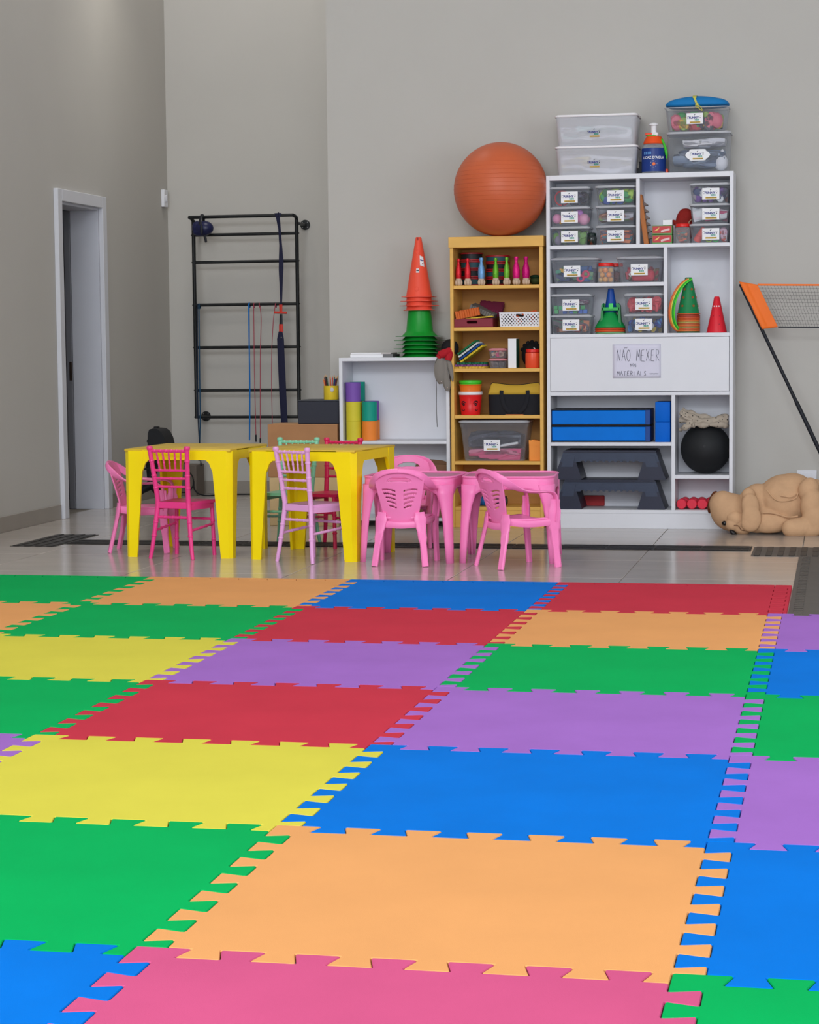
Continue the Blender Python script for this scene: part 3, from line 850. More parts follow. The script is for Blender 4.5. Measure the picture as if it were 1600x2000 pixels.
def clearbox(name, label, x0, x1, z, h, y0, dep, taper=0.9, m=BOXC, lm=LIDC, stick=(0.0, 0.5), group=None, lid='flat', rad=0.018, card=True, ss=1.0, cat='storage box'):
    cx = (x0+x1)/2; w = x1-x0
    t = prop(name, label, cat, cx, y0+dep/2, z+0.0004, group)
    lh = 0.010 if lid else 0.0
    b = B(); H = h-lh
    rings = []
    lev = [(0.004, taper-0.03), (0.0, taper-0.012), (0.008, taper), (H*0.86, taper+(1-taper)*0.72), (H*0.88, 0.985), (H, 0.985)]
    vs = []; n = None
    for zz, f in lev:
        p = rrect(w/2*f-0.003, dep/2*f-0.003, rad); n = len(p); vs += [(x, y, zz) for x, y in p]
    fs = [tuple(reversed(range(n)))]
    for r in range(len(lev)-1):
        for i in range(n): fs.append((r*n+i, r*n+(i+1) % n, (r+1)*n+(i+1) % n, (r+1)*n+i))
    b._add(vs, fs); b.done('body', m, t, solid=0.0016, offs=-1.0, smooth=50)
    b = B()
    b.tube([(x, y, H-0.002) for x, y in rrect(w/2-0.002, dep/2-0.002, rad)], 0.0028, 6, closed=True)
    b.done('rim', lm, t)
    if lid == 'flat':
        b = B(); b.prism(rrect(w/2, dep/2, rad), H, H+0.006); b.prism(rrect(w/2-0.012, dep/2-0.012, rad*0.7), H+0.006, H+0.0095); b.done('lid', lm, t, smooth=40)
    elif lid == 'dome':
        b = B()
        vs = []; fs = []
        lv = [(1.0, 0), (1.0, 0.004), (0.93, 0.007), (0.6, 0.014), (0.25, 0.019), (0.02, 0.02)]
        for f, zz in lv:
            p = rrect(w/2*f, dep/2*f, rad*max(f, 0.05)); n = len(p); vs += [(x, y, H+zz) for x, y in p]
        for r in range(len(lv)-1):
            for i in range(n): fs.append((r*n+i, r*n+(i+1) % n, (r+1)*n+(i+1) % n, (r+1)*n+i))
        b._add(vs, fs); b.done('lid', lm, t, smooth=50, solid=0.002)
    if stick:
        fy = dep/2*(taper+(1-taper)*0.72*stick[1]) - 0.003
        c = sticker(t, stick[0], -fy-0.0035, H*stick[1], card=card, s=ss)
    return t
def fill(name, label, cat, x0, x1, y0, y1, z0, z1, cols, shape, n, size, seed=1, rough=0.45):
    r = random.Random(seed); b = B(); n = int(n*1.7); size = size*1.12
    for k in range(n):
        b.mi = r.randrange(len(cols)); s_ = size*r.uniform(0.75, 1.2)
        f = (k/n)
        mx = s_*0.35
        c = (r.uniform(x0+mx, x1-mx) if x1-x0 > 2.1*mx else (x0+x1)/2, y0+(y1-y0)*r.random()**2.0*0.85+s_*0.42, z0+s_*0.55+(z1-z0-s_*1.1)*f)
        rot = (r.uniform(0, 3), r.uniform(0, 3), r.uniform(0, 3))
        if shape == 'cube': b.box(c, (s_, s_, s_), s_*0.08, rot=(0, 0, r.uniform(-0.6, 0.6)))
        elif shape == 'ball': b.sph(c, s_*0.55, 10, 7)
        elif shape == 'disc': b.cyl(Vector(c), Vector(c)+Euler(rot).to_matrix() @ Vector((0, 0, s_*0.28)), s_*0.55, n=12)
        elif shape == 'stick':
            d = Euler((0, r.uniform(-0.15, 0.15), r.uniform(-0.35, 0.35))).to_matrix() @ Vector((min(size*6, (x1-x0)*0.8)/2, 0, 0)); cc = Vector(((x0+x1)/2+r.uniform(-0.01, 0.01), c[1], c[2])); b.tube([cc-d, cc+d], s_*0.2, 6)
        elif shape == 'block': b.box(c, (s_*1.6, s_, s_*0.6), s_*0.06, rot=(0, r.uniform(-0.3, 0.3), r.uniform(-0.6, 0.6)))
        elif shape == 'lump': b.sph(c, (s_*0.7, s_*0.6, s_*0.45), 10, 7, rot=rot)
        elif shape == 'fold': b.sph(c, (s_*1.1, s_*0.7, s_*0.25), 12, 6, rot=(r.uniform(-0.2, 0.2), r.uniform(-0.2, 0.2), r.uniform(-0.3, 0.3)))
        elif shape == 'ring': b.tube([Vector(c)+Euler(rot).to_matrix() @ Vector((s_*0.5*math.cos(a), s_*0.5*math.sin(a), 0)) for a in [i*math.pi/6 for i in range(12)]], s_*0.12, 6, closed=True)
    for v in b.bm.verts:      # everything is pressed against the inside of its container
        f = max(0.0, 1-(v.co.z-z0)/max(1e-6, z1-z0))*0.010+0.003
        v.co.x = min(max(v.co.x, x0+f), x1-f); v.co.y = min(max(v.co.y, y0+0.6*f), y1-f); v.co.z = min(max(v.co.z, z0+0.0005), z1)
    o = b.done(name, [colmat(c, rough) for c in cols], smooth=35)
    return tag(o, label, cat, kind='stuff')
def inside(t, x0, x1, z, h, y0, dep): return (x0+0.012, x1-0.012, y0+0.014, y0+dep-0.02, z+0.004, z+h-0.016)

# ------------------------------------------------------------------ white bookcase: clear boxes
YB0 = 3.066
G6 = 'labelled clear boxes in the upper bookcase'
RED, ORG, YLW, GRN, BLU, PUR, PIN, TEA, WHT, BLK, LIM, BRN = (205, 52, 62), (235, 120, 60), (236, 196, 60), (46, 160, 84), (38, 96, 190), (140, 84, 180), (232, 140, 186), (30, 150, 140), (226, 226, 230), (34, 36, 40), (170, 208, 60), (150, 100, 62)
def xr(a, c, Y=YB0): return PX(a, Y), PX(c, Y)
def stackbox(px0, px1, z, hs, labs, group, dep=0.20, taper=0.90, y0=YB0, sx=0.0):
    out = []; x0, x1 = xr(px0, px1, y0)
    for h, lab in zip(hs, labs):
        out.append((x0, x1, z, h)); clearbox('clear_box', lab, x0, x1, z, h, y0, dep, taper, group=group, stick=(sx, 0.5)); z += h+0.0012
    return out
q = stackbox(1073.5, 1153, WZ['b2'], (0.116, 0.117, 0.118), ('clear labelled box of green and blue toys, bottom left of the top shelf', 'clear labelled box holding pink balls and a wooden spoon', 'clear labelled box holding a red ring, top of the left stack'), G6)
x0, x1, z, h = q[0]; fill('toy_pieces', 'green and blue plastic pieces inside the bottom left clear box', 'toys', *inside(0, x0, x1, z, h, YB0, 0.2), [(88, 128, 70), (52, 98, 120), (130, 120, 140), (110, 160, 70)], 'lump', 26, 0.05, 3)
x0, x1, z, h = q[1]
for k, (dx, dz, r_, c_) in enumerate(((0.045, 0.047, 0.030, (236, 150, 190)), (0.155, 0.050, 0.032, (236, 140, 196)), (0.205, 0.042, 0.036, (240, 168, 200)), (0.175, 0.078, 0.026, (206, 132, 220)))):
    o = prop('toy_ball', ('pale pink toy ball at the left in the spoon box', 'pink toy ball left of centre right in the spoon box', 'large glossy pink toy ball at the right in the spoon box', 'lilac toy ball on top in the spoon box')[k], 'ball', x0+dx, YB0+0.045+0.012*k, z+dz, 'toy balls in the spoon box')
    b = B(); b.sph((0, 0, 0), r_, 18, 12); b.done('shell', colmat(c_, 0.3), o); b = B(); b.tube([(r_*1.003*math.cos(i*math.pi/12), r_*1.003*math.sin(i*math.pi/12), 0) for i in range(24)], 0.001, 5, closed=True); b.done('seam', colmat(c_, 0.3), o)
o = prop('wooden_spoon', 'ochre wooden spoon lying among the pink balls', 'spoon', x0+0.10, YB0+0.035, z+0.045)
b = B(); b.sph((-0.02, 0, -0.012), (0.026, 0.006, 0.011), 14, 8, rot=(0, -0.75, 0)); b.done('bowl', colmat((220, 164, 60)), o); b = B(); b.tube([(-0.005, 0, 0.002), (0.042, 0, 0.046)], 0.0045, 6); b.done('handle', colmat((220, 164, 60)), o)
x0, x1, z, h = q[2]
o = prop('toy_ring', 'red plastic ring standing in the top left clear box', 'ring', x0+0.075, YB0+0.05, z+0.053)
b = B(); b.tube([(0.043*math.cos(a), 0, 0.043*math.sin(a)) for a in [i*math.pi/16 for i in range(32)]], 0.0048, 8, closed=True); b.done('hoop', colmat(RED, 0.35), o)
b = B(); b.tube([(0.0, 0, -0.043), (0.004, 0, -0.043), (0.008, 0, -0.042)], 0.0056, 8); b.done('joint', colmat(BLK), o)
fill('toy_pieces', 'dark rings and bands inside the top left clear box', 'toys', x0+0.10, x1-0.01, YB0+0.05, YB0+0.17, z+0.004, z+h-0.02, [(70, 72, 90), (96, 98, 118), (60, 60, 70)], 'ring', 10, 0.06, 9)
q = stackbox(1163, 1243, WZ['b2'], (0.117, 0.118, 0.118), ('clear labelled box of coloured sticks, bottom of the right stack', 'clear labelled box of folded paper and cloth in the middle of the right stack', 'clear labelled box of bright green toys, top of the right stack'), G6)
x0, x1, z, h = q[0]; fill('craft_sticks', 'coloured craft sticks filling the bottom right clear box', 'sticks', *inside(0, x0, x1, z, h, YB0, 0.2), [(190, 90, 60), (120, 70, 80), (60, 120, 130), (214, 120, 70), (90, 96, 120)], 'stick', 34, 0.034, 5)
x0, x1, z, h = q[1]; fill('craft_sheets', 'folded pastel sheets inside the middle right clear box', 'paper', *inside(0, x0, x1, z, h, YB0, 0.2), [(214, 150, 120), (120, 160, 90), (150, 100, 80), (190, 186, 196)], 'fold', 22, 0.06, 6)
x0, x1, z, h = q[2]; fill('toy_pieces', 'lime and green toy pieces inside the top right clear box', 'toys', *inside(0, x0, x1, z, h, YB0, 0.2), [LIM, GRN, (40, 110, 60), (46, 80, 160), LIM], 'lump', 26, 0.052, 8)
# dark pot between the two stacks
o = prop('bead_pot', 'small dark pot with orange bits between the two stacks of clear boxes', 'pot', PX(1157, 3.12), 3.10, WZ['b2']+0.0005)
b = B(); b.lathe([(0.024, 0), (0.03, 0.01), (0.032, 0.04), (0.027, 0.058)], 18, cap=True); b.done('jar', clear('smoked_plastic', (30, 40, 38), 0.5), o)
b = B(); b.lathe([(0.0285, 0.056), (0.029, 0.07), (0.02, 0.074), (0, 0.074)], 18); b.done('lid', colmat((22, 40, 36)), o)
fill('beads', 'orange and dark beads in the small dark pot', 'beads', PX(1157, 3.12)-0.022, PX(1157, 3.12)+0.022, 3.082, 3.118, WZ['b2']+0.003, WZ['b2']+0.036, [(226, 90, 40), (60, 30, 20), (30, 80, 60)], 'ball', 26, 0.009, 2)
q = stackbox(1346, 1426, WZ['b2'], (0.116, 0.118, 0.120), ('clear labelled box with orange cone and green hoops, lowest at the right side', 'clear labelled box of white cards and cloth above the orange cone box', 'clear labelled box of mixed small figures, top of the stack by the right side'), G6, sx=0.006)
x0, x1, z, h = q[0]
o = prop('soft_cone', 'coral foam cone lying slanted in the clear box at the right', 'cone', x0+0.062, YB0+0.055, z+0.05)
b = B(); d = Vector((0.5, 0, 0.86)); b.tube([Vector((0, 0, 0))-d*0.046, Vector((0, 0, 0))-d*0.04, Vector((0, 0, 0))+d*0.045, Vector((0, 0, 0))+d*0.05], [0.02, 0.024, 0.017, 0.012], 14); b.done('foam', colmat((240, 92, 84), 0.6), o)
b = B(); b.tube([-d*0.012, -d*0.008], 0.0238, 14); b.done('ring_mark', colmat((220, 70, 70), 0.6), o)
for k, dx in enumerate((0.115, 0.155)):
    o = prop('toy_hoop', ('lime toy hoop under the label of the lowest right clear box', 'green toy hoop under the label of the lowest right clear box')[k], 'hoop', x0+dx, YB0+0.035, z+0.028, 'small hoops in the clear box')
    b = B(); b.tube([(0.019*math.cos(a), 0, 0.019*math.sin(a)) for a in [i*math.pi/12 for i in range(24)]], 0.0035, 7, closed=True); b.done('hoop', colmat((LIM, (60, 200, 90))[k], 0.35), o)
    b = B(); b.sph((0, 0, 0.019), 0.0045, 8, 6); b.done('joint', colmat((LIM, (60, 200, 90))[k], 0.35), o)
fill('toy_pieces', 'clear balls and orange bits at the right of the cone box', 'toys', x0+0.175, x1-0.012, YB0+0.03, YB0+0.17, z+0.004, z+h-0.02, [(214, 206, 214), (230, 100, 80), (220, 180, 200)], 'ball', 9, 0.042, 4, 0.25)
x0, x1, z, h = q[1]; fill('card_pieces', 'white cards and rose cloth inside the middle box at the right', 'cards', *inside(0, x0, x1, z, h, YB0, 0.2), [WHT, (230, 214, 222), (110, 130, 150), (190, 60, 110), WHT], 'block', 22, 0.05, 11)
x0, x1, z, h = q[2]; fill('toy_figures', 'jumble of small figures inside the top box at the right', 'toys', *inside(0, x0, x1, z, h, YB0, 0.2), [(40, 60, 110), (206, 110, 80), WHT, (110, 60, 150), (150, 140, 150), (36, 40, 70)], 'lump', 34, 0.04, 12)

# objects in the upper right compartment
zb = WZ['b2']+0.0005
o = prop('stair_plank', 'narrow orange-brown wooden plank with notched edge leaning in the upper compartment', 'plank', PX(1260, 3.12), 3.13, zb)
M = Matrix.Rotation(math.radians(-8), 4, 'Y')
b = B(); b.box((0, 0, 0.15), (0.030, 0.09, 0.30), 0.003, M=Matrix.Translation((0.012, 0, 0.0)) @ M); b.done('plank', colmat((178, 108, 56), 0.6), o)
for k in range(6):
    b = B(); b.prism([(0, 0), (0.024, 0), (0.024, 0.006), (0, 0.03)], -0.03, 0.03, Matrix.Translation((0.012, 0, 0)) @ M @ Matrix.Translation((0.014, 0, 0.03+k*0.04)) @ Matrix.Rotation(math.pi/2, 4, 'X')); b.done('step', colmat((110, 96, 92), 0.6), o)
for k, (z0_, lab) in enumerate(((zb, 'red and green cardboard game box, lower of two under a small white box'), (zb+0.0555, 'red and green cardboard game box, upper of two under a small white box'))):
    x0, x1 = xr(1274, 1313, 3.09)
    o = prop('game_box', lab, 'box', (x0+x1)/2, 3.14, z0_, 'red and green game boxes')
    b = B(); b.bb((x0-x1)/2, (x1-x0)/2, -0.05, 0.05, 0, 0.054, 0.0015); b.done('carton', colmat((92, 150, 84), 0.5), o)
    w = (x1-x0)/2-0.004
    b = B(); b.bb(-w, w, -0.0512, -0.0500, 0.009, 0.050); b.done('red_panel', colmat((196, 60, 66), 0.5), o)
    b = B(); b.prism([(-0.012, 0.0), (0.040, 0.014), (0.038, 0.026), (-0.014, 0.012)], -0.0006, 0.0006, Matrix.Translation((0.006, -0.0518, 0.012)) @ Matrix.Rotation(math.pi/2, 4, 'X')); b.done('printed_strip', colmat((226, 190, 190), 0.5), o)
    b = B(); b.prism([(-0.048, 0.012), (-0.03, 0.024), (-0.016, 0.034), (-0.02, 0.022), (-0.034, 0.012)], -0.0006, 0.0006, Matrix.Translation((0, -0.0518, 0.010)) @ Matrix.Rotation(math.pi/2, 4, 'X')); b.done('printed_shape', colmat((230, 200, 110), 0.5), o)
x0, x1 = xr(1295, 1313, 3.11)
o = prop('small_carton', 'small plain white box on top of the red game boxes', 'box', (x0+x1)/2, 3.14, zb+0.111)
b = B(); b.bb((x0-x1)/2, (x1-x0)/2, -0.03, 0.03, 0, 0.033, 0.001); b.done('carton', CARD, o)
b = B(); b.bb((x0-x1)/2+0.002, (x1-x0)/2-0.002, -0.028, 0.028, 0.033, 0.0345, 0.0004); b.done('flap', colmat((60, 74, 80)), o)
def jar(name, label, x, y, z, r, h, body, lidc, group=None, lidh=0.02):
    o = prop(name, label, 'jar', x, y, z, group)
    b = B(); b.lathe([(0, 0.0), (r*0.9, 0.0), (r, 0.006), (r, h*0.7), (r*0.96, h*0.8), (r*0.82, h-lidh)], 22, cap=False); b.done('glass', body, o, solid=0.0015, offs=-1)
    b = B(); b.lathe([(r*0.86, h-lidh), (r*0.92, h-lidh+0.002), (r*0.92, h-0.003), (r*0.88, h), (0, h)], 22); b.done('lid', lidc, o)
    return o
JARC = clear('jar_plastic', (220, 220, 224), 0.10, 0.1)
LIDR = colmat((224, 40, 36), 0.35)
xj = PX(1334, 3.12)
jar('plastic_jar', 'clear jar with red lid and coloured ribbons beside the game boxes', xj, 3.115, zb, 0.047, 0.118, JARC, LIDR)
fill('ribbons', 'coloured ribbon pieces inside the red-lidded jar in the top compartment', 'ribbon', xj-0.035, xj+0.035, 3.08, 3.15, zb+0.004, zb+0.085, [(40, 110, 110), (200, 80, 60), (176, 160, 50), (230, 110, 50), (90, 60, 60)], 'fold', 22, 0.03, 21)
o = prop('red_cushion', 'dark red cloth bundle standing behind the red-lidded jar', 'cloth', PX(1336, 3.25), 3.27, zb)
b = B(); b.sph((0, 0, 0.11), (0.055, 0.03, 0.11), 18, 12); b.sph((0.01, 0.0, 0.17), (0.05, 0.028, 0.05), 16, 10); b.tube([(-0.05, 0, 0.13), (-0.066, -0.01, 0.15)], [0.02, 0.004]); b.done('bundle', colmat((150, 34, 28), 0.8, var=0.15, vscale=30, bump=0.4, bscale=40), o)
b = B(); b.tube(spline([(0.02, -0.032, 0.09), (0.04, -0.03, 0.11), (0.03, -0.03, 0.13), (0.045, -0.025, 0.15)], 4), 0.004, 6); b.done('cord', colmat((196, 160, 130)), o)

# second row
zb = WZ['b3']+0.0005
x0, x1 = xr(1073, 1170); clearbox('clear_tub', 'wide clear tub of blue and green shapes with domed lid, second row left', x0, x1, zb, 0.155, YB0, 0.22, 0.84, lid='dome', rad=0.04, stick=(-0.012, 0.5), group='clear tubs in the second row')
fill('toy_letters', 'blue, green and pink plastic shapes in the second row left tub', 'toys', x0+0.03, x1-0.03, YB0+0.03, YB0+0.19, zb+0.004, zb+0.115, [(44, 90, 150), (60, 150, 120), (110, 150, 110), (40, 60, 110), (230, 180, 60)], 'block', 36, 0.036, 31)
o = prop('foam_letter', 'pink foam figure eight in the second row left tub', 'toy', x0+0.205, YB0+0.035, zb+0.042)
b = B()
for dx, dz in ((-0.016, -0.012), (0.016, 0.012)): b.tube([(dx+0.018*math.cos(a), 0, dz+0.018*math.sin(a)) for a in [i*math.pi/8 for i in range(16)]], 0.007, 8, closed=True)
b.done('loops', colmat((224, 64, 110), 0.6), o)
b = B(); b.sph((0, -0.003, 0), 0.007, 8, 6); b.done('waist', colmat((224, 64, 110), 0.6), o)
x0, x1 = xr(1203, 1297); clearbox('clear_tub', 'wide clear tub of red pieces with domed lid, second row right', x0, x1, zb, 0.155, YB0, 0.22, 0.84, lid='dome', rad=0.04, stick=(-0.004, 0.52), group='clear tubs in the second row')
o = prop('red_block', 'large rounded red foam block inside the red tub', 'toy', x0+0.16, YB0+0.075, zb+0.006)
b = B(); b.box((0, 0, 0.036), (0.14, 0.06, 0.07), 0.026, seg=4); b.done('block', colmat((214, 54, 74), 0.55), o)
b = B(); b.tube([(-0.075, -0.01, 0.03), (-0.085, -0.01, 0.045), (-0.075, -0.01, 0.055)], 0.005, 6); b.done('clip', CARD, o)
fill('toy_pieces', 'red and olive pieces around the block in the red tub', 'toys', x0+0.035, x1-0.035, YB0+0.11, YB0+0.19, zb+0.004, zb+0.10, [(206, 50, 70), (140, 110, 70), (206, 50, 70)], 'disc', 22, 0.045, 32)
for k, (px, yy, lab) in enumerate(((1184, 3.105, 'jar of orange balls with red lid between the two wide tubs'), (1203, 3.215, 'second red-lidded jar standing behind the jar of orange balls'))):
    jar('plastic_jar', lab, PX(px, yy), yy, zb, 0.050, 0.120, JARC, LIDR)
    if k == 0:
        r = random.Random(5)
        for i in range(12):
            a = i*2.4; rr = 0.026 if i < 9 else 0.0
            bb_ = prop('orange_ball', 'orange toy ball in the red-lidded jar between the tubs', 'ball', PX(px, yy)+0.029*math.cos(i*math.pi/2+(i//4)*0.8), yy+0.029*math.sin(i*math.pi/2+(i//4)*0.8), zb+0.020+(i//4)*0.028, 'orange balls in the jar')
            b = B(); b.sph((0, 0, 0), 0.0165, 12, 8); b.done('shell', colmat(((232, 160, 60), (240, 140, 50), (226, 180, 90))[i % 3], 0.3), bb_)
    else: fill('toy_pieces', 'dark red pieces inside the jar at the back between the tubs', 'toys', PX(px, yy)-0.035, PX(px, yy)+0.035, yy-0.035, yy+0.035, zb+0.004, zb+0.08, [(120, 40, 36), (90, 40, 40)], 'ball', 18, 0.026, 41)

# third row
zb = WZ['b4']+0.0005
q = stackbox(1075, 1156, zb, (0.117, 0.124), ('clear labelled box of peach and dark wooden blocks, lower left in the third row', 'clear labelled box of green and blue cubes, upper left in the third row'), 'clear boxes in the third row', taper=0.93)
x0, x1, z, h = q[0]; fill('toy_blocks', 'peach, maroon and green blocks in the lower left third row box', 'blocks', *inside(0, x0, x1, z, h, YB0, 0.2), [(214, 140, 104), (140, 50, 56), (56, 100, 80), (90, 80, 90)], 'block', 30, 0.044, 51)
x0, x1, z, h = q[1]
r = random.Random(3); cubes = [(0.035, 0.014, GRN), (0.06, 0.038, (46, 176, 110)), (0.085, 0.014, BLU), (0.03, 0.040, GRN), (0.15, 0.014, GRN), (0.18, 0.014, BLU), (0.165, 0.039, (46, 176, 110)), (0.195, 0.039, GRN), (0.21, 0.014, (50, 110, 200)), (0.125, 0.014, BLU), (0.14, 0.039, YLW), (0.11, 0.039, RED)]
for i, (dx, dz, c_) in enumerate(cubes):
    nm = {GRN: 'green', BLU: 'blue', YLW: 'yellow', RED: 'red', (46, 176, 110): 'mint green', (50, 110, 200): 'light blue'}[c_]
    o = prop('toy_cube', '%s toy cube in the upper left third row box' % nm, 'cube', x0+dx, YB0+0.042+(i % 3)*0.004, z+0.004+dz, 'toy cubes in the third row box')
    b = B(); b.box((0, 0, 0), (0.025, 0.025, 0.025), 0.002); b.done('block', colmat(c_, 0.4), o)
fill('toy_pieces', 'plum cloth and pale pieces lying on the toy cubes', 'toys', x0+0.11, x1-0.02, YB0+0.05, YB0+0.16, z+0.05, z+0.1, [(120, 70, 100), (190, 180, 190), (120, 70, 100)], 'fold', 9, 0.04, 54)
q = stackbox(1218, 1297, zb, (0.117, 0.122), ('clear labelled box of blue and white pieces, lower right in the third row', 'clear labelled box packed with red pieces, upper right in the third row'), 'clear boxes in the third row', taper=0.93)
x0, x1, z, h = q[0]; fill('toy_pieces', 'blue, white and yellow pieces in the lower right third row box', 'toys', *inside(0, x0, x1, z, h, YB0, 0.2), [(40, 80, 190), (60, 140, 210), (206, 206, 214), (220, 190, 70), (40, 60, 120)], 'disc', 34, 0.034, 55)
x0, x1, z, h = q[1]; fill('toy_pieces', 'red discs and blocks in the upper right third row box', 'toys', *inside(0, x0, x1, z, h, YB0, 0.2), [(210, 50, 66), (196, 44, 60), (222, 74, 86)], 'disc', 44, 0.044, 56)
# training discs, frame and cone between them
xm = PX(1193, 3.13)
o = prop('marker_disc', 'pale green marker disc at the bottom of the pile between third row boxes', 'disc cone', xm, 3.135, zb, 'marker discs in the third row')
def disc(o, r, h, c_, hole=0.3):
    b = B(); b.lathe([(r, 0), (r*1.0, 0.004), (r*0.86, h*0.35), (r*0.55, h*0.82), (r*hole, h), (r*hole, h-0.003), (r*0.54, h*0.78), (r*0.84, h*0.3), (r*0.97, 0.0)], 28, cap=False); b.done('dome', colmat(c_, 0.4), o)
    b = B(); b.tube([(r*math.cos(a), r*math.sin(a), 0.003) for a in [i*math.pi/16 for i in range(32)]], 0.002, 6, closed=True); b.done('rim', colmat(c_, 0.4), o)
disc(o, 0.092, 0.06, (120, 170, 120))
for k, (z_, c_, lab) in enumerate(((0.012, (214, 84, 36), 'orange marker disc in the pile between third row boxes'), (0.024, (196, 70, 34), 'red-orange marker disc second in the pile between third row boxes'))):
    o = prop('marker_disc', lab, 'disc cone', xm-0.003, 3.135, zb+z_, 'marker discs in the third row'); disc(o, 0.093, 0.065, c_)
o = prop('marker_dome', 'tall green marker dome on top of the disc pile between third row boxes', 'disc cone', xm-0.003, 3.135, zb+0.036)
b = B(); b.lathe([(0.092, 0), (0.092, 0.006), (0.078, 0.03), (0.06, 0.058), (0.042, 0.082), (0.03, 0.095), (0.027, 0.095), (0.056, 0.055), (0.086, 0.0)], 28, cap=False); b.done('dome', colmat((20, 150, 74), 0.4), o)
b = B(); b.tube([(0.092*math.cos(a), 0.092*math.sin(a), 0.003) for a in [i*math.pi/16 for i in range(32)]], 0.003, 6, closed=True); b.done('rim', colmat((20, 150, 74), 0.4), o)
o = prop('green_bracket', 'bright green plastic bracket hooked over the marker dome', 'bracket', xm+0.005, 3.115, zb+0.098)
GB = colmat((24, 170, 70), 0.35)
b = B(); b.bb(-0.052, 0.052, -0.030, -0.024, 0.040, 0.062, 0.002); b.done('front_bar', GB, o)
for s in (-1, 1):
    b = B(); b.prism([(s*0.046, -0.035), (s*0.064, -0.05), (s*0.056, 0.075), (s*0.044, 0.088)], -0.03, 0.03, Matrix.Rotation(math.pi/2, 4, 'X')); b.done('cheek', colmat((18, 130, 62), 0.4), o)
b = B(); b.bb(-0.012, 0.016, -0.034, -0.028, 0.05, 0.085, 0.002); b.done('clip', colmat((60, 210, 90), 0.35), o)
b = B(); b.bb(-0.046, 0.046, 0.024, 0.030, 0.03, 0.085, 0.002); b.done('rear_bar', GB, o)
o = prop('blue_cone', 'small blue cone tip rising behind the green bracket', 'cone', xm, 3.15, zb+0.13)
b = B(); b.lathe([(0.044, 0.0), (0.034, 0.045), (0.017, 0.142), (0.014, 0.144), (0.0, 0.144)], 20); b.done('shell', colmat((24, 74, 160), 0.4), o)
b = B(); b.lathe([(0.047, 0.0), (0.047, 0.004), (0.043, 0.005)], 20); b.done('collar', colmat((24, 74, 160), 0.4), o)

# right-hand compartment: hoops, stacked cones, red cone
xg = PX(1345, 3.15)
rim_cols = [(40, 90, 60), (210, 110, 56), (196, 92, 48), (150, 130, 70), (206, 104, 52), (180, 90, 50), (170, 150, 80), (214, 110, 48), (208, 84, 40), (196, 80, 44), (160, 60, 40)]
rim_nm = ['dark green', 'orange', 'rust orange', 'olive', 'bright orange', 'brown orange', 'khaki', 'vivid orange', 'red orange', 'burnt orange', 'brick red']
for k, c_ in enumerate(rim_cols):
    o = prop('nested_cone', '%s rimmed cone nested under the tall green cone, number %s from the shelf' % (rim_nm[k], ('one', 'two', 'three', 'four', 'five', 'six', 'seven', 'eight', 'nine', 'ten', 'eleven')[k]), 'cone', xg, 3.15, zb+k*0.0098, 'nested training cones')
    b = B(); b.lathe([(0.070, 0), (0.0705, 0.004), (0.068, 0.009), (0.066, 0.0098), (0.064, 0.0098), (0.067, 0.0)], 28, cap=False); b.done('rim', colmat(c_, 0.45), o)
    b = B(); b.lathe([(0.065, 0.009), (0.05, 0.06), (0.032, 0.11)], 20, cap=False); b.done('shell', colmat(c_, 0.45), o)
o = prop('green_cone', 'tall dark green cone with orange holes on top of the nested stack', 'cone', xg, 3.15, zb+0.112)
GC = colmat((22, 128, 74), 0.45)
b = B(); b.lathe([(0.069, 0), (0.066, 0.006), (0.045, 0.11), (0.022, 0.215), (0.018, 0.222), (0.0, 0.222)], 28); b.done('shell', GC, o)
b = B(); b.lathe([(0.071, 0.0), (0.071, 0.005), (0.066, 0.006)], 28); b.done('rim', colmat((206, 96, 50), 0.45), o)
for z_, rr in ((0.05, 0.0585), (0.10, 0.0480), (0.15, 0.0372)):
    for a in (-55, -125, -5):
        ca, sa = math.cos(math.radians(a)), math.sin(math.radians(a))
        b = B(); b.cyl((ca*(rr-0.004), sa*(rr-0.004), z_), (ca*(rr+0.0012), sa*(rr+0.0012), z_+0.0002), 0.0075, n=10); b.done('hole_insert', colmat((150, 92, 44), 0.5), o)
for k, (c_, nm) in enumerate((((224, 110, 60), 'orange'), ((226, 206, 90), 'pale yellow'), ((40, 170, 60), 'green'), ((92, 222, 60), 'bright lime'))):
    o = prop('training_arc', '%s curved plastic arc leaning on the nested cones' % nm, 'arc', xg-0.012+k*0.0095, 3.150, zb, 'curved arcs leaning on the cones')
    R_ = 0.160; pts = []
    for i in range(25):
        a = math.radians(106+158*i/24)
        pts.append(Vector((0.094*math.cos(a)+0.030*math.sin(a), 0.075*math.cos(a), 0.0065+R_*(1+math.sin(a)))))
    b = B(); b.sweep(pts, 0.014, 0.0075, (0.6, -0.8, 0.0)); b.done('arc', colmat(c_, 0.4), o)
    b = B(); b.sph(pts[0], 0.0068, 8, 6); b.sph(pts[-1], 0.0064, 8, 6); b.done('end_cap', colmat(c_, 0.4), o)
xc = PX(1400, 3.13)
o = prop('red_cone', 'bright red perforated cone standing alone in the right compartment', 'cone', xc, 3.14, zb)
RC = colmat((222, 34, 52), 0.4)
b = B(); b.lathe([(0.061, 0), (0.060, 0.006), (0.0162, 0.212), (0.013, 0.216), (0.0, 0.216)], 28); b.done('shell', RC, o)
b = B(); b.lathe([(0.063, 0.0), (0.063, 0.003), (0.06, 0.004)], 28); b.done('rim', RC, o)
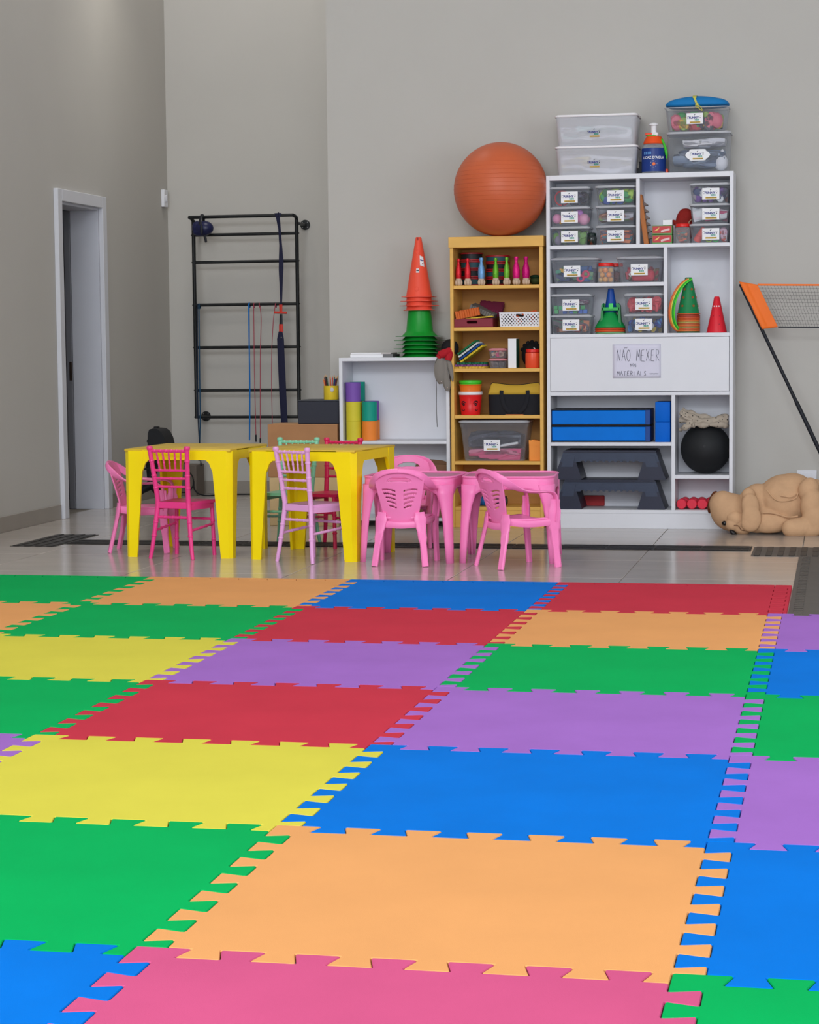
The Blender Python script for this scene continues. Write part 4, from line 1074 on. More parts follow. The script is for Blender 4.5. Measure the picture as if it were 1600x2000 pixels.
for z_, lst, c_ in ((0.158, (-60, -90, -120), CARD), (0.05, (-70,), colmat((180, 26, 44), 0.5)), (0.10, (-62, -118), colmat((180, 26, 44), 0.5))):
    rr = 0.060-(z_-0.006)*0.0438/0.206
    for a in lst:
        ca, sa = math.cos(math.radians(a)), math.sin(math.radians(a))
        b = B(); b.cyl((ca*(rr-0.004), sa*(rr-0.004), z_), (ca*(rr+0.0008), sa*(rr+0.0008), z_+0.0001), 0.0045, n=10); b.done('hole', c_, o)

# handwritten notice on the flap
x0, x1 = PX(1197, WY0-0.006, 700), PX(1291, WY0-0.006, 700); z1 = P(1240, 672, WY0).z; z0 = P(1240, 738, WY0).z
pn = prop('paper_notice', 'white paper with handwritten notice taped on the bookcase flap', 'notice', (x0+x1)/2, WY0-0.0052, (z0+z1)/2)
b = B()
def paperf(u, v): return ((u-0.5)*(x1-x0), -0.0012*math.sin(u*7)*math.sin(v*5)-0.0012, (v-0.5)*(z1-z0))
b.grid(paperf, 12, 10); b.done('sheet', mat('notice_paper', (216, 214, 232), 0.6), pn, solid=0.0004)
INKP = mat('marker_ink', (58, 58, 74), 0.6)
GL = {'N': [[(0, 0), (0.05, 1), (0.75, 0.02), (0.85, 1)]], 'A': [[(0, 0), (0.45, 1), (0.9, 0)], [(0.2, 0.38), (0.72, 0.38)]], 'O': [[(0.45+0.42*math.cos(a*math.pi/6+1.6), 0.5+0.5*math.sin(a*math.pi/6+1.6)) for a in range(13)]],
      'M': [[(0, 0), (0.15, 1), (0.48, 0.35), (0.82, 1), (1.0, 0)]], 'E': [[(0.75, 1), (0.08, 0.95), (0.0, 0.02), (0.8, 0.0)], [(0.05, 0.5), (0.6, 0.52)]], 'X': [[(0, 1), (0.8, 0)], [(0.75, 1), (0.0, 0)]],
      'R': [[(0.05, 0), (0.05, 1), (0.6, 0.95), (0.72, 0.75), (0.55, 0.55), (0.08, 0.5), (0.8, 0.02)]], 'S': [[(0.7, 0.92), (0.4, 1.0), (0.12, 0.82), (0.3, 0.56), (0.62, 0.4), (0.6, 0.1), (0.3, 0.0), (0.05, 0.1)]],
      'T': [[(0, 0.98), (0.85, 1.0)], [(0.42, 0.98), (0.4, 0)]], 'I': [[(0.1, 1), (0.08, 0)]], '~': [[(0, 0), (0.25, 0.7), (0.55, 0.2), (0.8, 0.9)]]}
def write(txt, u0, u1, v0, v1, rad, parent):
    """handwritten line between sheet fractions u0..u1 (left to right), v0..v1 (bottom to top)"""
    W_ = x1-x0; H_ = z1-z0; n = len(txt); step = (u1-u0)/n
    for i, ch_ in enumerate(txt):
        if ch_ == ' ': continue
        b = B()
        for st in GL[ch_]:
            pts = []
            for gx, gz in st:
                pts.append((((u0+step*(i+gx*0.82))-0.5)*W_, -0.0032, ((v0+(v1-v0)*gz)-0.5)*H_ + 0.0015*math.sin(i*2.3)))
            for i_ in range(len(pts)-1): b.tube([pts[i_], pts[i_+1]], rad, 5)
        b.done('handwritten_letter', INKP, parent)
write('NAO MEXER', 0.09, 1.0, 0.50, 0.84, 0.0011, pn)
write('~', 0.24, 0.34, 0.87, 0.92, 0.0010, pn)
write('NOS', 0.37, 0.51, 0.335, 0.42, 0.0010, pn)
write('MATERIAIS', 0.09, 0.72, 0.07, 0.20, 0.0011, pn)
b = B()
for k in range(3): b.tube([(0.078+k*0.018+i*0.0026, -0.0032, -0.0775+0.003*math.sin(i*2.1+k)) for i in range(7)], 0.0012, 5)
b.done('scribble', INKD, pn)
# ------------------------------------------------------------------ lower half of the white bookcase
zb = WZ['b6']+0.0005
BFO = colmat((0, 116, 218), 0.6, var=0.04, spec=0.15); BLKE = colmat((22, 24, 34), 0.5)
x0, x1 = xr(1077, 1270, 3.07)
for k, lab in enumerate(('lower of two long blue foam pads with black edging', 'upper of two long blue foam pads with black edging')):
    o = prop('foam_pad', lab, 'pad', (x0+x1)/2, 3.20, zb+k*0.1005, 'blue foam pads'); w = (x1-x0)/2
    b = B(); b.bb(-w+0.002, w-0.002, -0.128, 0.128, 0.007, 0.093, 0.004); b.done('core', BFO, o)
    b = B(); b.bb(-w, w, -0.130, 0.130, 0.0, 0.007, 0.002); b.done('base_edge', BLKE, o)
    b = B(); b.bb(-w, w, -0.130, 0.130, 0.093, 0.100, 0.002); b.done('top_edge', BLKE, o)
    b = B(); b.bb(w-0.030, w, -0.1305, 0.1305, 0.006, 0.094, 0.002); b.done('end_band', colmat((14, 66, 140), 0.5), o)
x0, x1 = xr(1279.5, 1309, 3.07)
for k, lab in enumerate(('lower blue foam brick beside the long pads', 'upper blue foam brick beside the long pads')):
    o = prop('foam_brick', lab, 'brick', (x0+x1)/2, 3.18, zb+k*0.1215, 'blue foam bricks'); w = (x1-x0)/2
    b = B(); b.box((0, 0, 0.0605), (2*w, 0.2, 0.121), 0.004, seg=2); b.done('foam', colmat((0, 100, 206), 0.6, var=0.05, spec=0.15), o)
# aerobic steps
zb = WZ['b7']+0.0005
NAV = mat('navy_moulded_plastic', (48, 58, 80), 0.4, var=0.06, vscale=14, bump=0.1, bscale=120)
NAVD = mat('dark_navy_plastic', (34, 38, 58), 0.42, var=0.05, vscale=10)
def aerobic(label, px0, px1, z):
    x0, x1 = xr(px0, px1, 3.08); c = (x0+x1)/2; w = (x1-x0)/2; H_ = 0.180
    o = prop('aerobic_step', label, 'step', c, 3.205, z, 'aerobic steps')
    def pr(poly, y0_, y1_, name, m):
        b = B(); b.prism(poly, -y1_, -y0_, Matrix.Rotation(math.pi/2, 4, 'X')); return b.done(name, m, o, smooth=25)
    pr([(-w*0.82, H_-0.012), (-w*0.80, H_-0.003), (-w*0.78, H_), (w*0.78, H_), (w*0.80, H_-0.003), (w*0.82, H_-0.012)], -0.135, 0.135, 'deck', NAVD)
    pr([(-w*0.815, H_-0.0125), (w*0.815, H_-0.0125), (w*0.87, H_*0.60), (w*0.52, H_*0.60), (w*0.50, H_*0.64), (-w*0.50, H_*0.64), (-w*0.52, H_*0.60), (-w*0.87, H_*0.60)], -0.128, 0.128, 'body', NAV)
    for s in (-1, 1):
        pr([(s*w*0.87, H_*0.60), (s*w*0.98, 0.004), (s*w*0.97, 0), (s*w*0.50, 0), (s*w*0.49, 0.004), (s*w*0.585, H_*0.60)][::s], -0.132, 0.132, 'foot', NAVD)
        pr([(s*w*0.60, H_-0.03), (s*w*0.79, H_-0.03), (s*w*0.85, H_*0.44), (s*w*0.64, H_*0.44)][::s], -0.1335, -0.126, 'side_panel', NAV)
    b = B()
    for k in range(9):
        x = -w*0.42+k*w*0.105; b.cyl((x, -0.1285, H_*0.655), (x, -0.120, H_*0.655), 0.010, n=10)
    b.done('grip_lobes', NAV, o)
aerobic('lower navy plastic aerobic step in the bottom compartment', 1080, 1302, zb)
aerobic('upper navy plastic aerobic step stacked on the other one', 1079, 1303, zb+0.1805)
o = prop('red_block', 'dark red block seen through the opening of the lower step', 'block', PX(1160, 3.345), 3.345, zb)
b = B(); b.box((0, 0, 0.033), (0.13, 0.012, 0.065), 0.004); b.done('block', colmat((170, 26, 34), 0.5), o)
for k in range(5):
    px = 1331+k*20.6
    o = prop('red_dumbbell', ('leftmost red foam dumbbell in the bottom right compartment', 'second red foam dumbbell in the bottom right compartment', 'third red foam dumbbell in the bottom right compartment', 'fourth red foam dumbbell by the plush dog head', 'fifth red foam dumbbell hidden by the plush dog head')[k], 'dumbbell', PX(px, 3.10), 3.11+0.004*(k % 2), zb+0.0325, 'red foam dumbbells', math.radians(4*(k-1)))
    RD = colmat((226, 44, 70), 0.5)
    for s, nm in ((0, 'head'), (1, 'head')):
        b = B(); y_ = s*0.12; b.tube([(0, y_, 0), (0, y_+0.006, 0), (0, y_+0.06, 0), (0, y_+0.066, 0)], [0.028, 0.0315, 0.0315, 0.028], 20); b.done(nm, RD, o)
    b = B(); b.tube([(0, 0.06, 0), (0, 0.125, 0)], 0.013, 12); b.done('grip', RD, o)
# black ball and patterned cloth
zb = WZ['rb']+0.0005
o = prop('black_ball', 'big black exercise ball squeezed into the lower right compartment', 'ball', PX(1379, 3.2), 3.195, zb+0.1535)
b = B(); b.sph((0, 0, 0), (0.152, 0.143, 0.153), 40, 24); b.done('shell', colmat((24, 26, 30), 0.62, var=0.1), o)
b = B(); b.cyl((0, -0.1435, 0.02), (0, -0.1415, 0.02), 0.009, n=12); b.done('valve', colmat((30, 32, 36), 0.5), o)
CLO = bpy.data.materials.new('dotted_cloth'); CLO.use_nodes = True; MATS['dotted_cloth'] = CLO
nt = CLO.node_tree; bs = nt.nodes['Principled BSDF']; bs.inputs['Roughness'].default_value = 0.9
vo = nt.nodes.new('ShaderNodeTexVoronoi'); vo.inputs['Scale'].default_value = 48
tc = nt.nodes.new('ShaderNodeTexCoord'); nt.links.new(tc.outputs['Object'], vo.inputs['Vector'])
rp = nt.nodes.new('ShaderNodeValToRGB'); rp.color_ramp.elements[0].position = 0.16; rp.color_ramp.elements[1].position = 0.22
rp.color_ramp.elements[0].color = lin((40, 36, 36)); rp.color_ramp.elements[1].color = lin((172, 160, 146))
nt.links.new(vo.outputs['Distance'], rp.inputs[0]); nt.links.new(rp.outputs[0], bs.inputs['Base Color'])
o = prop('dotted_cloth', 'crumpled beige dotted cloth draped over the black ball', 'cloth', PX(1379, 3.2), 3.16, zb+0.30)
b = B()
for i, (p_) in enumerate(([(-0.15, -0.03, 0.075), (-0.10, -0.04, 0.06), (-0.03, -0.04, 0.028), (0.05, -0.03, 0.018), (0.14, -0.03, 0.03)],
          [(-0.15, -0.02, 0.03), (-0.10, -0.05, 0.02), (-0.04, -0.06, 0.0), (0.03, -0.06, 0.0), (0.12, -0.05, 0.004)],
          [(-0.14, 0.01, 0.09), (-0.09, 0.0, 0.07), (-0.02, 0.0, 0.05), (0.06, 0.0, 0.035), (0.14, 0.0, 0.055)],
          [(-0.15, -0.04, -0.03), (-0.11, -0.07, -0.012), (-0.06, -0.08, 0.0)],
          [(0.14, -0.03, -0.01), (0.11, -0.05, 0.0), (0.08, -0.05, 0.01)])):
    sp = spline(p_, 6); b.tube(sp, [0.016+0.006*math.sin(k*0.9+i) for k in range(len(sp))], 9)
for i in range(9): b.sph((-0.12+i*0.03, -0.03, 0.045-0.03*math.sin(i/8*3)), (0.028, 0.03, 0.014), 10, 7, rot=(0.3*i, 0.2*i, 0))
c = b.done('folds', CLO, o); md = c.modifiers.new('remesh', 'REMESH'); md.mode = 'VOXEL'; md.voxel_size = 0.005; md.use_smooth_shade = True
b = B(); sp = spline([(-0.145, -0.045, 0.07), (-0.12, -0.06, 0.045), (-0.075, -0.066, 0.028)], 6); b.tube(sp, 0.009, 8); b.done('loose_fold', CLO, o)

# ------------------------------------------------------------------ on top of the white bookcase
zt = 2.1385
q = []
x0, x1 = PX(1083, 3.08, 300), PX(1246, 3.08, 300)
z = zt
for h, lab, sx in ((0.176, 'lower milky white storage bin on top of the white bookcase', -0.01), (0.186, 'upper milky white storage bin on top of the white bookcase', -0.01)):
    clearbox('storage_bin', lab, x0, x1, z, h, 3.075, 0.27, 0.93, m=BOXW, lm=mat('white_lid', (232, 228, 232), 0.4), stick=(sx, 0.42), group='milky storage bins', rad=0.03, card=False, ss=0.9, cat='storage bin')
    q.append((z, h)); z += h+0.001
for k, (z, h) in enumerate(q):
    fill('bagged_cloth', ('white and yellow cloth inside the lower milky bin', 'white and pale blue cloth inside the upper milky bin')[k], 'cloth', x0+0.03, x1-0.03, 3.10, 3.21, z+0.005, z+h*0.8, [(236, 236, 244), (224, 220, 230), (230, 210, 150) if k == 0 else (196, 226, 224), (236, 236, 244)], 'fold', 20, 0.12, 60+k, 0.8)
x0, x1 = PX(1301, 3.08, 300), PX(1428, 3.08, 300)
bt = clearbox('storage_bin', 'deep clear bin of blue and white wraps on top of the white bookcase', x0, x1, zt, 0.243, 3.085, 0.25, 0.93, stick=(-0.005, 0.44), rad=0.03, group='clear bins on the bookcase top', ss=0.95, cat='storage bin')
b = B(); b.prism([(-0.075, 0), (-0.062, 0.018), (-0.052, 0.022), (-0.04, 0.034), (0.04, 0.034), (0.052, 0.022), (0.062, 0.018), (0.075, 0), (0.062, -0.018), (0.052, -0.022), (0.04, -0.034), (-0.04, -0.034), (-0.052, -0.022), (-0.062, -0.018)], -0.0004, 0.0004, Matrix.Translation((-0.005, -0.1178, 0.1025)) @ Matrix.Rotation(math.pi/2, 4, 'X')); b.done('label_backing', CARD, bt)
fill('plastic_wraps', 'folded slate blue and clear plastic wraps inside the deep bin', 'wraps', x0+0.03, x1-0.03, 3.105, 3.31, zt+0.005, zt+0.17, [(84, 100, 130), (120, 136, 160), (70, 84, 110)], 'fold', 26, 0.09, 64, 0.3)
fill('plastic_wraps', 'white tissue bundles near the top of the deep bin', 'wraps', x0+0.09, x1-0.03, 3.105, 3.30, zt+0.14, zt+0.215, [(214, 212, 220), (226, 222, 226)], 'fold', 10, 0.07, 65, 0.7)
o = prop('cotton_bundle', 'round white cotton bundle at the right inside the deep bin', 'bundle', x1-0.062, 3.14, zt+0.058)
b = B(); b.sph((0, 0, 0), (0.042, 0.04, 0.05), 16, 10); b.sph((0.008, 0, 0.05), (0.014, 0.014, 0.03), 10, 8); b.done('cotton', colmat((226, 224, 230), 0.9, bump=0.5, bscale=60), o)
b = B(); b.tube([(0.008+0.012*math.cos(a), 0.012*math.sin(a), 0.04) for a in [i*math.pi/6 for i in range(12)]], 0.003, 6, closed=True); b.done('tie', colmat((206, 204, 210), 0.8), o)
z2 = zt+0.2445
x0, x1 = PX(1297, 3.08, 230), PX(1424, 3.08, 230)
clearbox('storage_bin', 'clear bin of bright toys under the blue cushion, highest on the bookcase', x0, x1, z2, 0.142, 3.085, 0.22, 0.90, stick=(-0.01, 0.52), lid=None, rad=0.03, group='clear bins on the bookcase top', ss=0.95, cat='storage bin')
fill('toy_pieces', 'red, green and yellow toys inside the bin under the blue cushion', 'toys', x0+0.03, x1-0.03, 3.11, 3.28, z2+0.004, z2+0.12, [(200, 70, 80), (60, 160, 80), (220, 170, 50), (150, 180, 70), (80, 80, 90), (224, 110, 130)], 'lump', 34, 0.055, 67)
o = prop('blue_cushion', 'flat blue cushion tied with a yellow ribbon on the topmost bin', 'cushion', (x0+x1)/2, 3.195, z2+0.143)
b = B()
def cush(u, v):
    a = u*2*math.pi; hx_ = (x1-x0)/2*0.985; hy_ = 0.108
    ce, se = math.cos(a), math.sin(a)
    pw = 0.55
    x_ = hx_*math.copysign(abs(ce)**pw, ce); y_ = hy_*math.copysign(abs(se)**pw, se)
    ph = v*math.pi
    k = math.sin(ph)**0.45
    return (x_*k, y_*k, 0.018 - math.cos(ph)*(0.052*(1-0.25*(x_/hx_)**2) if ph > math.pi/2 else 0.018))
b.grid(cush, 48, 14); bmesh.ops.remove_doubles(b.bm, verts=b.bm.verts[:], dist=0.0004)
b.done('pad', colmat((18, 120, 186), 0.7, bump=0.15, bscale=60), o)
RIB = colmat((206, 200, 96), 0.7)
b = B(); b.sweep(spline([(0.0, 0.08, 0.069), (-0.008, 0.0, 0.0725), (-0.012, -0.075, 0.068), (-0.010, -0.106, 0.05), (0.0, -0.116, 0.022)], 6), [0.026]*12+[0.022]*6+[0.012]*7, 0.0025, (1, 0.2, 0)); b.done('ribbon', RIB, o)
b = B(); b.sph((0.004, -0.121, 0.012), (0.010, 0.007, 0.009), 10, 8); b.tube(spline([(0.004, -0.122, 0.012), (-0.004, -0.124, 0.002), (0.006, -0.125, -0.008), (0.012, -0.122, 0.006)], 5), 0.0045, 7, flat=0.5)
b.tube(spline([(0.008, -0.122, 0.008), (0.026, -0.124, -0.004), (0.036, -0.126, -0.026), (0.018, -0.126, -0.016), (0.008, -0.123, 0.004)], 5), 0.005, 7, flat=0.5); b.done('bow', RIB, o)
# pump bottle
o = prop('pump_bottle', 'hand pump sprayer bottle with blue label and orange cap on the bookcase', 'bottle', PX(1277, 3.14, 300), 3.15, zt)
b = B(); b.lathe([(0, 0), (0.066, 0), (0.072, 0.006), (0.072, 0.155), (0.066, 0.17), (0.052, 0.185), (0.045, 0.20)], 32, cap=False); b.done('tank', clear('bottle_clear', (200, 206, 214), 0.16, 0.08), o, solid=0.002, offs=-1)
b = B(); b.lathe([(0.0727, 0.012), (0.0729, 0.014), (0.0729, 0.150), (0.0727, 0.152)], 32, cap=False); lb = b.done('label', colmat((26, 56, 130), 0.4, var=0.05), o)
def wrap_text(txt, size, m, zc, a0, parent, R_=0.0736, bold=0.0):
    me = text_mesh(txt, size, 0.0, bold).copy(); me.materials.clear(); me.materials.append(m)
    for v in me.vertices:
        a = a0 + v.co.x/R_; v.co = Vector((R_*math.sin(a), -R_*math.cos(a), zc+v.co.y))
    ob = bpy.data.objects.new('lettering', me); COL.objects.link(ob); ob.parent = parent
wrap_text("LICAZ D'AGUA", 0.021, CARD, 0.094, 0.06, lb, bold=0.0004)
b = B()
for a in (-0.75, -0.55, -0.35, -0.2):
    b.box((0.0733*math.sin(a), -0.0733*math.cos(a), 0.122), (0.010, 0.0008, 0.016), rot=(0, 0, a))
b.done('printed_mark', colmat((90, 140, 200), 0.5), lb)
b = B(); b.sph((0.0732*math.sin(0.08), -0.0732*math.cos(0.08), 0.056), (0.010, 0.002, 0.010), 14, 8, rot=(0, 0, 0.08)); b.done('printed_sun', colmat((236, 120, 70), 0.5), lb)
b = B()
for k in range(7):
    a = math.radians(-150+k*50); cx_ = 0.08+0.0195*math.cos(a)/0.0732; b.sph((0.0732*math.sin(cx_), -0.0732*math.cos(cx_), 0.056+0.0195*math.sin(a)), 0.0018, 6, 5)
b.done('printed_dots', CARD, lb)
b = B(); b.lathe([(0.060, 0.178), (0.064, 0.182), (0.060, 0.195), (0.046, 0.222), (0.034, 0.226), (0, 0.226)], 28); b.done('cap', colmat((238, 84, 30), 0.4), o)
b = B(); b.bb(-0.052, 0.012, -0.014, 0.014, 0.232, 0.247, 0.004); b.done('nozzle', colmat((238, 70, 30), 0.4), o)
b = B(); b.bb(-0.040, 0.018, -0.026, 0.018, 0.222, 0.231, 0.003); b.done('trigger', colmat((70, 190, 50), 0.4), o)
b = B(); b.lathe([(0.017, 0.224), (0.017, 0.285), (0.019, 0.288), (0.028, 0.292), (0.028, 0.298), (0.016, 0.306), (0, 0.308)], 20); b.done('plunger', CARD, o)
b = B(); b.sph((0.014, -0.012, 0.236), (0.016, 0.014, 0.014), 12, 8); b.done('valve', CARD, o)
b = B(); b.tube(spline([(0.050, -0.03, 0.205), (0.066, -0.03, 0.17), (0.078, -0.028, 0.12), (0.080, -0.026, 0.09)], 5), [0.007]*6+[0.009]*6+[0.005]*4, 8); b.done('hose', colmat((70, 190, 50), 0.4), o)
b = B(); b.bb(0.068, 0.086, -0.005, 0.02, 0.0005, 0.030, 0.003); b.done('foot', colmat((232, 70, 30), 0.4), o)
o = prop('dark_case', 'small black case between the milky bins and the pump bottle', 'case', PX(1247, 3.26, 330), 3.30, zt)
b = B(); b.bb(-0.04, 0.03, -0.05, 0.05, 0, 0.085, 0.004); b.done('case', BLKE, o)
b = B(); b.bb(-0.012, 0.004, -0.056, -0.052, 0.045, 0.12, 0.001); b.done('tag', colmat((196, 190, 180), 0.6), o)

# ------------------------------------------------------------------ yellow bookcase contents
o = prop('exercise_ball', 'large orange exercise ball resting on top of the yellow bookcase', 'ball', PX(978, 3.08, 373), 3.082, 1.7805+0.2845)
b = B(); b.sph((0, 0, 0), (0.2855, 0.2855, 0.2845), 64, 40); b.done('shell', mat('ball_vinyl', (202, 98, 60), 0.42, var=0.04, vscale=6), o)
b = B()
for k in range(-9, 10):
    zz = k*0.026; rr = math.sqrt(max(0, 0.2855**2-zz**2))+0.0002
    b.tube([(rr*math.cos(a), rr*math.sin(a), zz*0.988) for a in [i*math.pi/36 for i in range(72)]], 0.0011, 4, closed=True)
b.done('ribs', mat('ball_vinyl', (202, 98, 60)), o)
zb = YZ[0]+0.0005
CLAY = mat('clay', (200, 176, 154), 0.7, var=0.06, vscale=40)
for k, (px, c_, nm, hh, wd) in enumerate(((896.6, (206, 30, 44), 'red glitter bottle, leftmost on the top shelf', 0.163, 0.9), (914.4, (210, 36, 50), 'red glitter bottle, second from left on the top shelf', 0.163, 0.95), (941, (110, 160, 210), 'blue metallic bottle on the top shelf', 0.166, 1.1),
        (969, (100, 170, 40), 'green glitter bottle left of the other green one', 0.163, 0.95), (990.5, (110, 176, 50), 'green glitter bottle right of the other green one', 0.166, 0.95), (1009, (214, 20, 120), 'magenta bottle left of the other magenta one', 0.168, 1.15), (1028, (196, 16, 116), 'magenta bottle at the right end of the row', 0.168, 1.15))):
    o = prop('little_bottle', nm, 'bottle', PX(px, 3.075), 3.085, zb, 'little metallic bottles on clay feet')
    gm = mat('bottle_%d' % k, c_, 0.25, metal=0.35, bump=0.6, bscale=160)
    b = B(); w = 0.0195*wd
    b.lathe([(w*0.85, 0.040), (w, 0.055), (w*1.02, 0.085), (w*0.86, 0.110), (w*0.5, 0.132), (w*0.42, 0.145), (w*0.55, hh-0.012), (w*0.5, hh), (0, hh+0.001)], 16); b.done('body', gm, o)
    b = B(); b.lathe([(w*0.6, hh-0.014), (w*0.64, hh-0.010), (w*0.6, hh+0.002), (0, hh+0.004)], 14); b.done('cap', gm, o)
    b = B()
    for i in range(5):
        a = i*2*math.pi/5; b.sph((0.013*math.cos(a), 0.013*math.sin(a), 0.018), (0.012, 0.012, 0.018), 10, 7)
    b.lathe([(0.014, 0.022), (0.021, 0.03), (0.017, 0.043), (0, 0.043)], 14); b.done('clay_foot', CLAY, o)
for k, (pxa, pxb, hh, lab) in enumerate(((899, 943, 0.205, 'stack of red and teal tambourine drums behind the red bottles'), (948, 996, 0.185, 'stack of red and black tambourine drums behind the green bottles'))):
    xa, xb_ = PX(pxa, 3.2), PX(pxb, 3.2); r_ = (xb_-xa)/2
    n = 4
    for i in range(n):
        hz = hh/n
        o = prop('toy_drum', ('%s of the drums stacked behind the red bottles', '%s of the drums stacked behind the green bottles')[k] % ('lowest', 'second', 'third', 'topmost')[i], 'drum', (xa+xb_)/2, 3.235, zb+i*(hz+0.0004), 'stacked toy drums')
        b = B(); b.lathe([(r_*0.93, 0.004), (r_*0.93, hz-0.004)], 28); b.done('shell', colmat(((40, 80, 90), (26, 28, 34))[(i+k) % 2], 0.5), o)
        for z_ in (0.0, hz-0.011):
            b = B(); b.lathe([(r_*0.9, z_), (r_, z_+0.002), (r_, z_+0.009), (r_*0.9, z_+0.011)], 28); b.done('hoop', colmat((168, 28, 36), 0.4), o)
o = prop('green_pouch', 'dark green and olive pouch at the right end of the top shelf', 'pouch', PX(1046, 3.2), 3.22, zb)
b = B(); b.sph((0, 0, 0.028), (0.036, 0.05, 0.028), 16, 10); b.done('pouch', colmat((60, 74, 40), 0.8, bump=0.3), o)
b = B(); b.sph((0, -0.01, 0.05), (0.033, 0.045, 0.014), 16, 8); b.done('flap', colmat((24, 60, 40), 0.8), o)
# second shelf
zb = YZ[1]+0.0005
x0, x1 = xr(887, 963, 3.06)
o = prop('red_crate', 'low maroon crate with an oval handle hole on the second shelf', 'crate', (x0+x1)/2, 3.165, zb)
MAR = colmat((130, 28, 48), 0.5); w = (x1-x0)/2
for q_, nm in (((-w, w, -0.105, 0.105, 0, 0.004), 'bottom'), ((-w, -w+0.004, -0.105, 0.105, 0.004, 0.055), 'side'), ((w-0.004, w, -0.105, 0.105, 0.004, 0.055), 'side'), ((-w+0.004, w-0.004, 0.101, 0.105, 0.004, 0.055), 'side')):
    b = B(); b.bb(*q_); b.done(nm, MAR, o, smooth=0)
def slotf(u, v): return (-w+0.004+u*(2*w-0.008), -0.103, 0.004+v*0.051)
b = B(); b.grid(slotf, 60, 20, lambda u, v: max(abs(u-0.47)-0.10, 0)**2*1.9+((v-0.55)*0.27)**2*1.0 < 0.0021); b.done('front', MAR, o, solid=0.004)
def foampiece(name, label, x, y, z, sx, sy, th, c_, rot, group, n=5):
    """small scalloped foam puzzle piece"""
    o = prop(name, label, 'foam piece', x, y, z, group); o.rotation_euler = rot
    poly = []
    for (ax, ay), (bx, by) in (((-1, -1), (1, -1)), ((1, -1), (1, 1)), ((1, 1), (-1, 1)), ((-1, 1), (-1, -1))):
        for i in range(n):
            for j, off in ((0.0, 1.0), (0.35, 1.0), (0.45, 0.9), (0.8, 0.9), (0.95, 1.0)):
                t_ = (i+j)/n; px_ = ax+(bx-ax)*t_; py_ = ay+(by-ay)*t_
                if ay == by: py_ *= off
                else: px_ *= off
                poly.append((px_*sx/2, py_*sy/2))
    b = B(); b.prism(clean(poly), 0, th)
    bmesh.ops.triangulate(b.bm, faces=[f for f in b.bm.faces if len(f.verts) > 4]); b.done('foam', colmat(c_, 0.7), o, smooth=0)
    return o
foampiece('foam_piece', 'orange scalloped foam piece lying in the maroon crate', (x0+x1)/2-0.045, 3.135, zb+0.062, 0.15, 0.15, 0.05, (204, 100, 40), (0.0, -0.18, 0.2), 'foam pieces in the crate')
foampiece('foam_piece', 'grey foam piece tilted across the maroon crate', (x0+x1)/2+0.04, 3.19, zb+0.088, 0.16, 0.14, 0.03, (112, 110, 108), (0.1, 0.42, 0.0), 'foam pieces in the crate')
foampiece('foam_piece', 'plum foam piece behind the grey one on the second shelf', (x0+x1)/2+0.075, 3.275, zb+0.10, 0.15, 0.12, 0.04, (120, 40, 70), (0.5, 0.1, 0.0), 'foam pieces in the crate')
foampiece('foam_piece', 'thin yellow foam piece under the grey one in the crate', (x0+x1)/2+0.035, 3.10, zb+0.0565, 0.165, 0.06, 0.007, (220, 190, 60), (0, -0.08, 0.0), 'foam pieces in the crate')
x0, x1 = xr(976, 1057, 3.06); w = (x1-x0)/2
o = prop('white_basket', 'white plastic basket with round holes on the second shelf', 'basket', (x0+x1)/2, 3.165, zb)
WP = colmat((226, 226, 232), 0.4); hb = 0.088
def bf(u, v): return ((-w+2*w*u)*(0.955+0.045*v), -0.105-0.004*v, hb*v)
def holes(u, v):
    if abs(u-0.5) < 0.10 and abs(v-0.80) < 0.10 and not (abs(u-0.5) > 0.085 and abs(v-0.8) > 0.06): return True
    if abs(u-0.5) < 0.13 and v > 0.62: return False
    X_ = u*2*w; Z_ = v*hb; p_ = 0.0205
    i = round((X_-0.014)/p_*1.0*2)/2; 
    for r_ in range(8):
        zc = 0.012+r_*p_/2
        if zc > hb-0.010: break
        off = 0.014+(p_/2 if r_ % 2 else 0)
        k_ = round((X_-off)/p_); xcn = off+k_*p_
        if xcn < 0.012 or xcn > 2*w-0.012: continue
        if (X_-xcn)**2+(Z_-zc)**2 < 0.0042**2: return True
    return False
b = B(); b.grid(bf, 150, 52, holes); b.done('front', WP, o, solid=0.002)
b = B(); b.grid(lambda u, v: ((-w+2*w*u)*(0.955+0.045*v), 0.105, hb*v), 4, 4); b.done('back', WP, o, solid=0.002)
for s in (-1, 1):
    b = B(); b.grid(lambda u, v: (s*w*(0.955+0.045*v), -0.105+0.21*u, hb*v), 4, 4); b.done('side', WP, o, solid=0.002)
b = B(); b.bb(-w*0.955, w*0.955, -0.105, 0.105, 0, 0.002); b.done('bottom', WP, o)
b = B(); b.tube([(x, y, hb) for x, y in rrect(w+0.001, 0.108, 0.008)], 0.0026, 6, closed=True); b.done('rim', WP, o)
fill('toy_pieces', 'orange and dark pieces inside the white basket', 'toys', x0+0.02, x1-0.02, 3.09, 3.25, zb+0.004, zb+0.08, [(60, 40, 40), (210, 90, 50), (40, 40, 46)], 'lump', 16, 0.05, 71)
foampiece('foam_piece', 'orange foam piece sticking up from the white basket', x0+0.17, 3.17, zb+0.082, 0.09, 0.07, 0.012, (222, 96, 44), (0, -0.25, 0.2), None, 3)
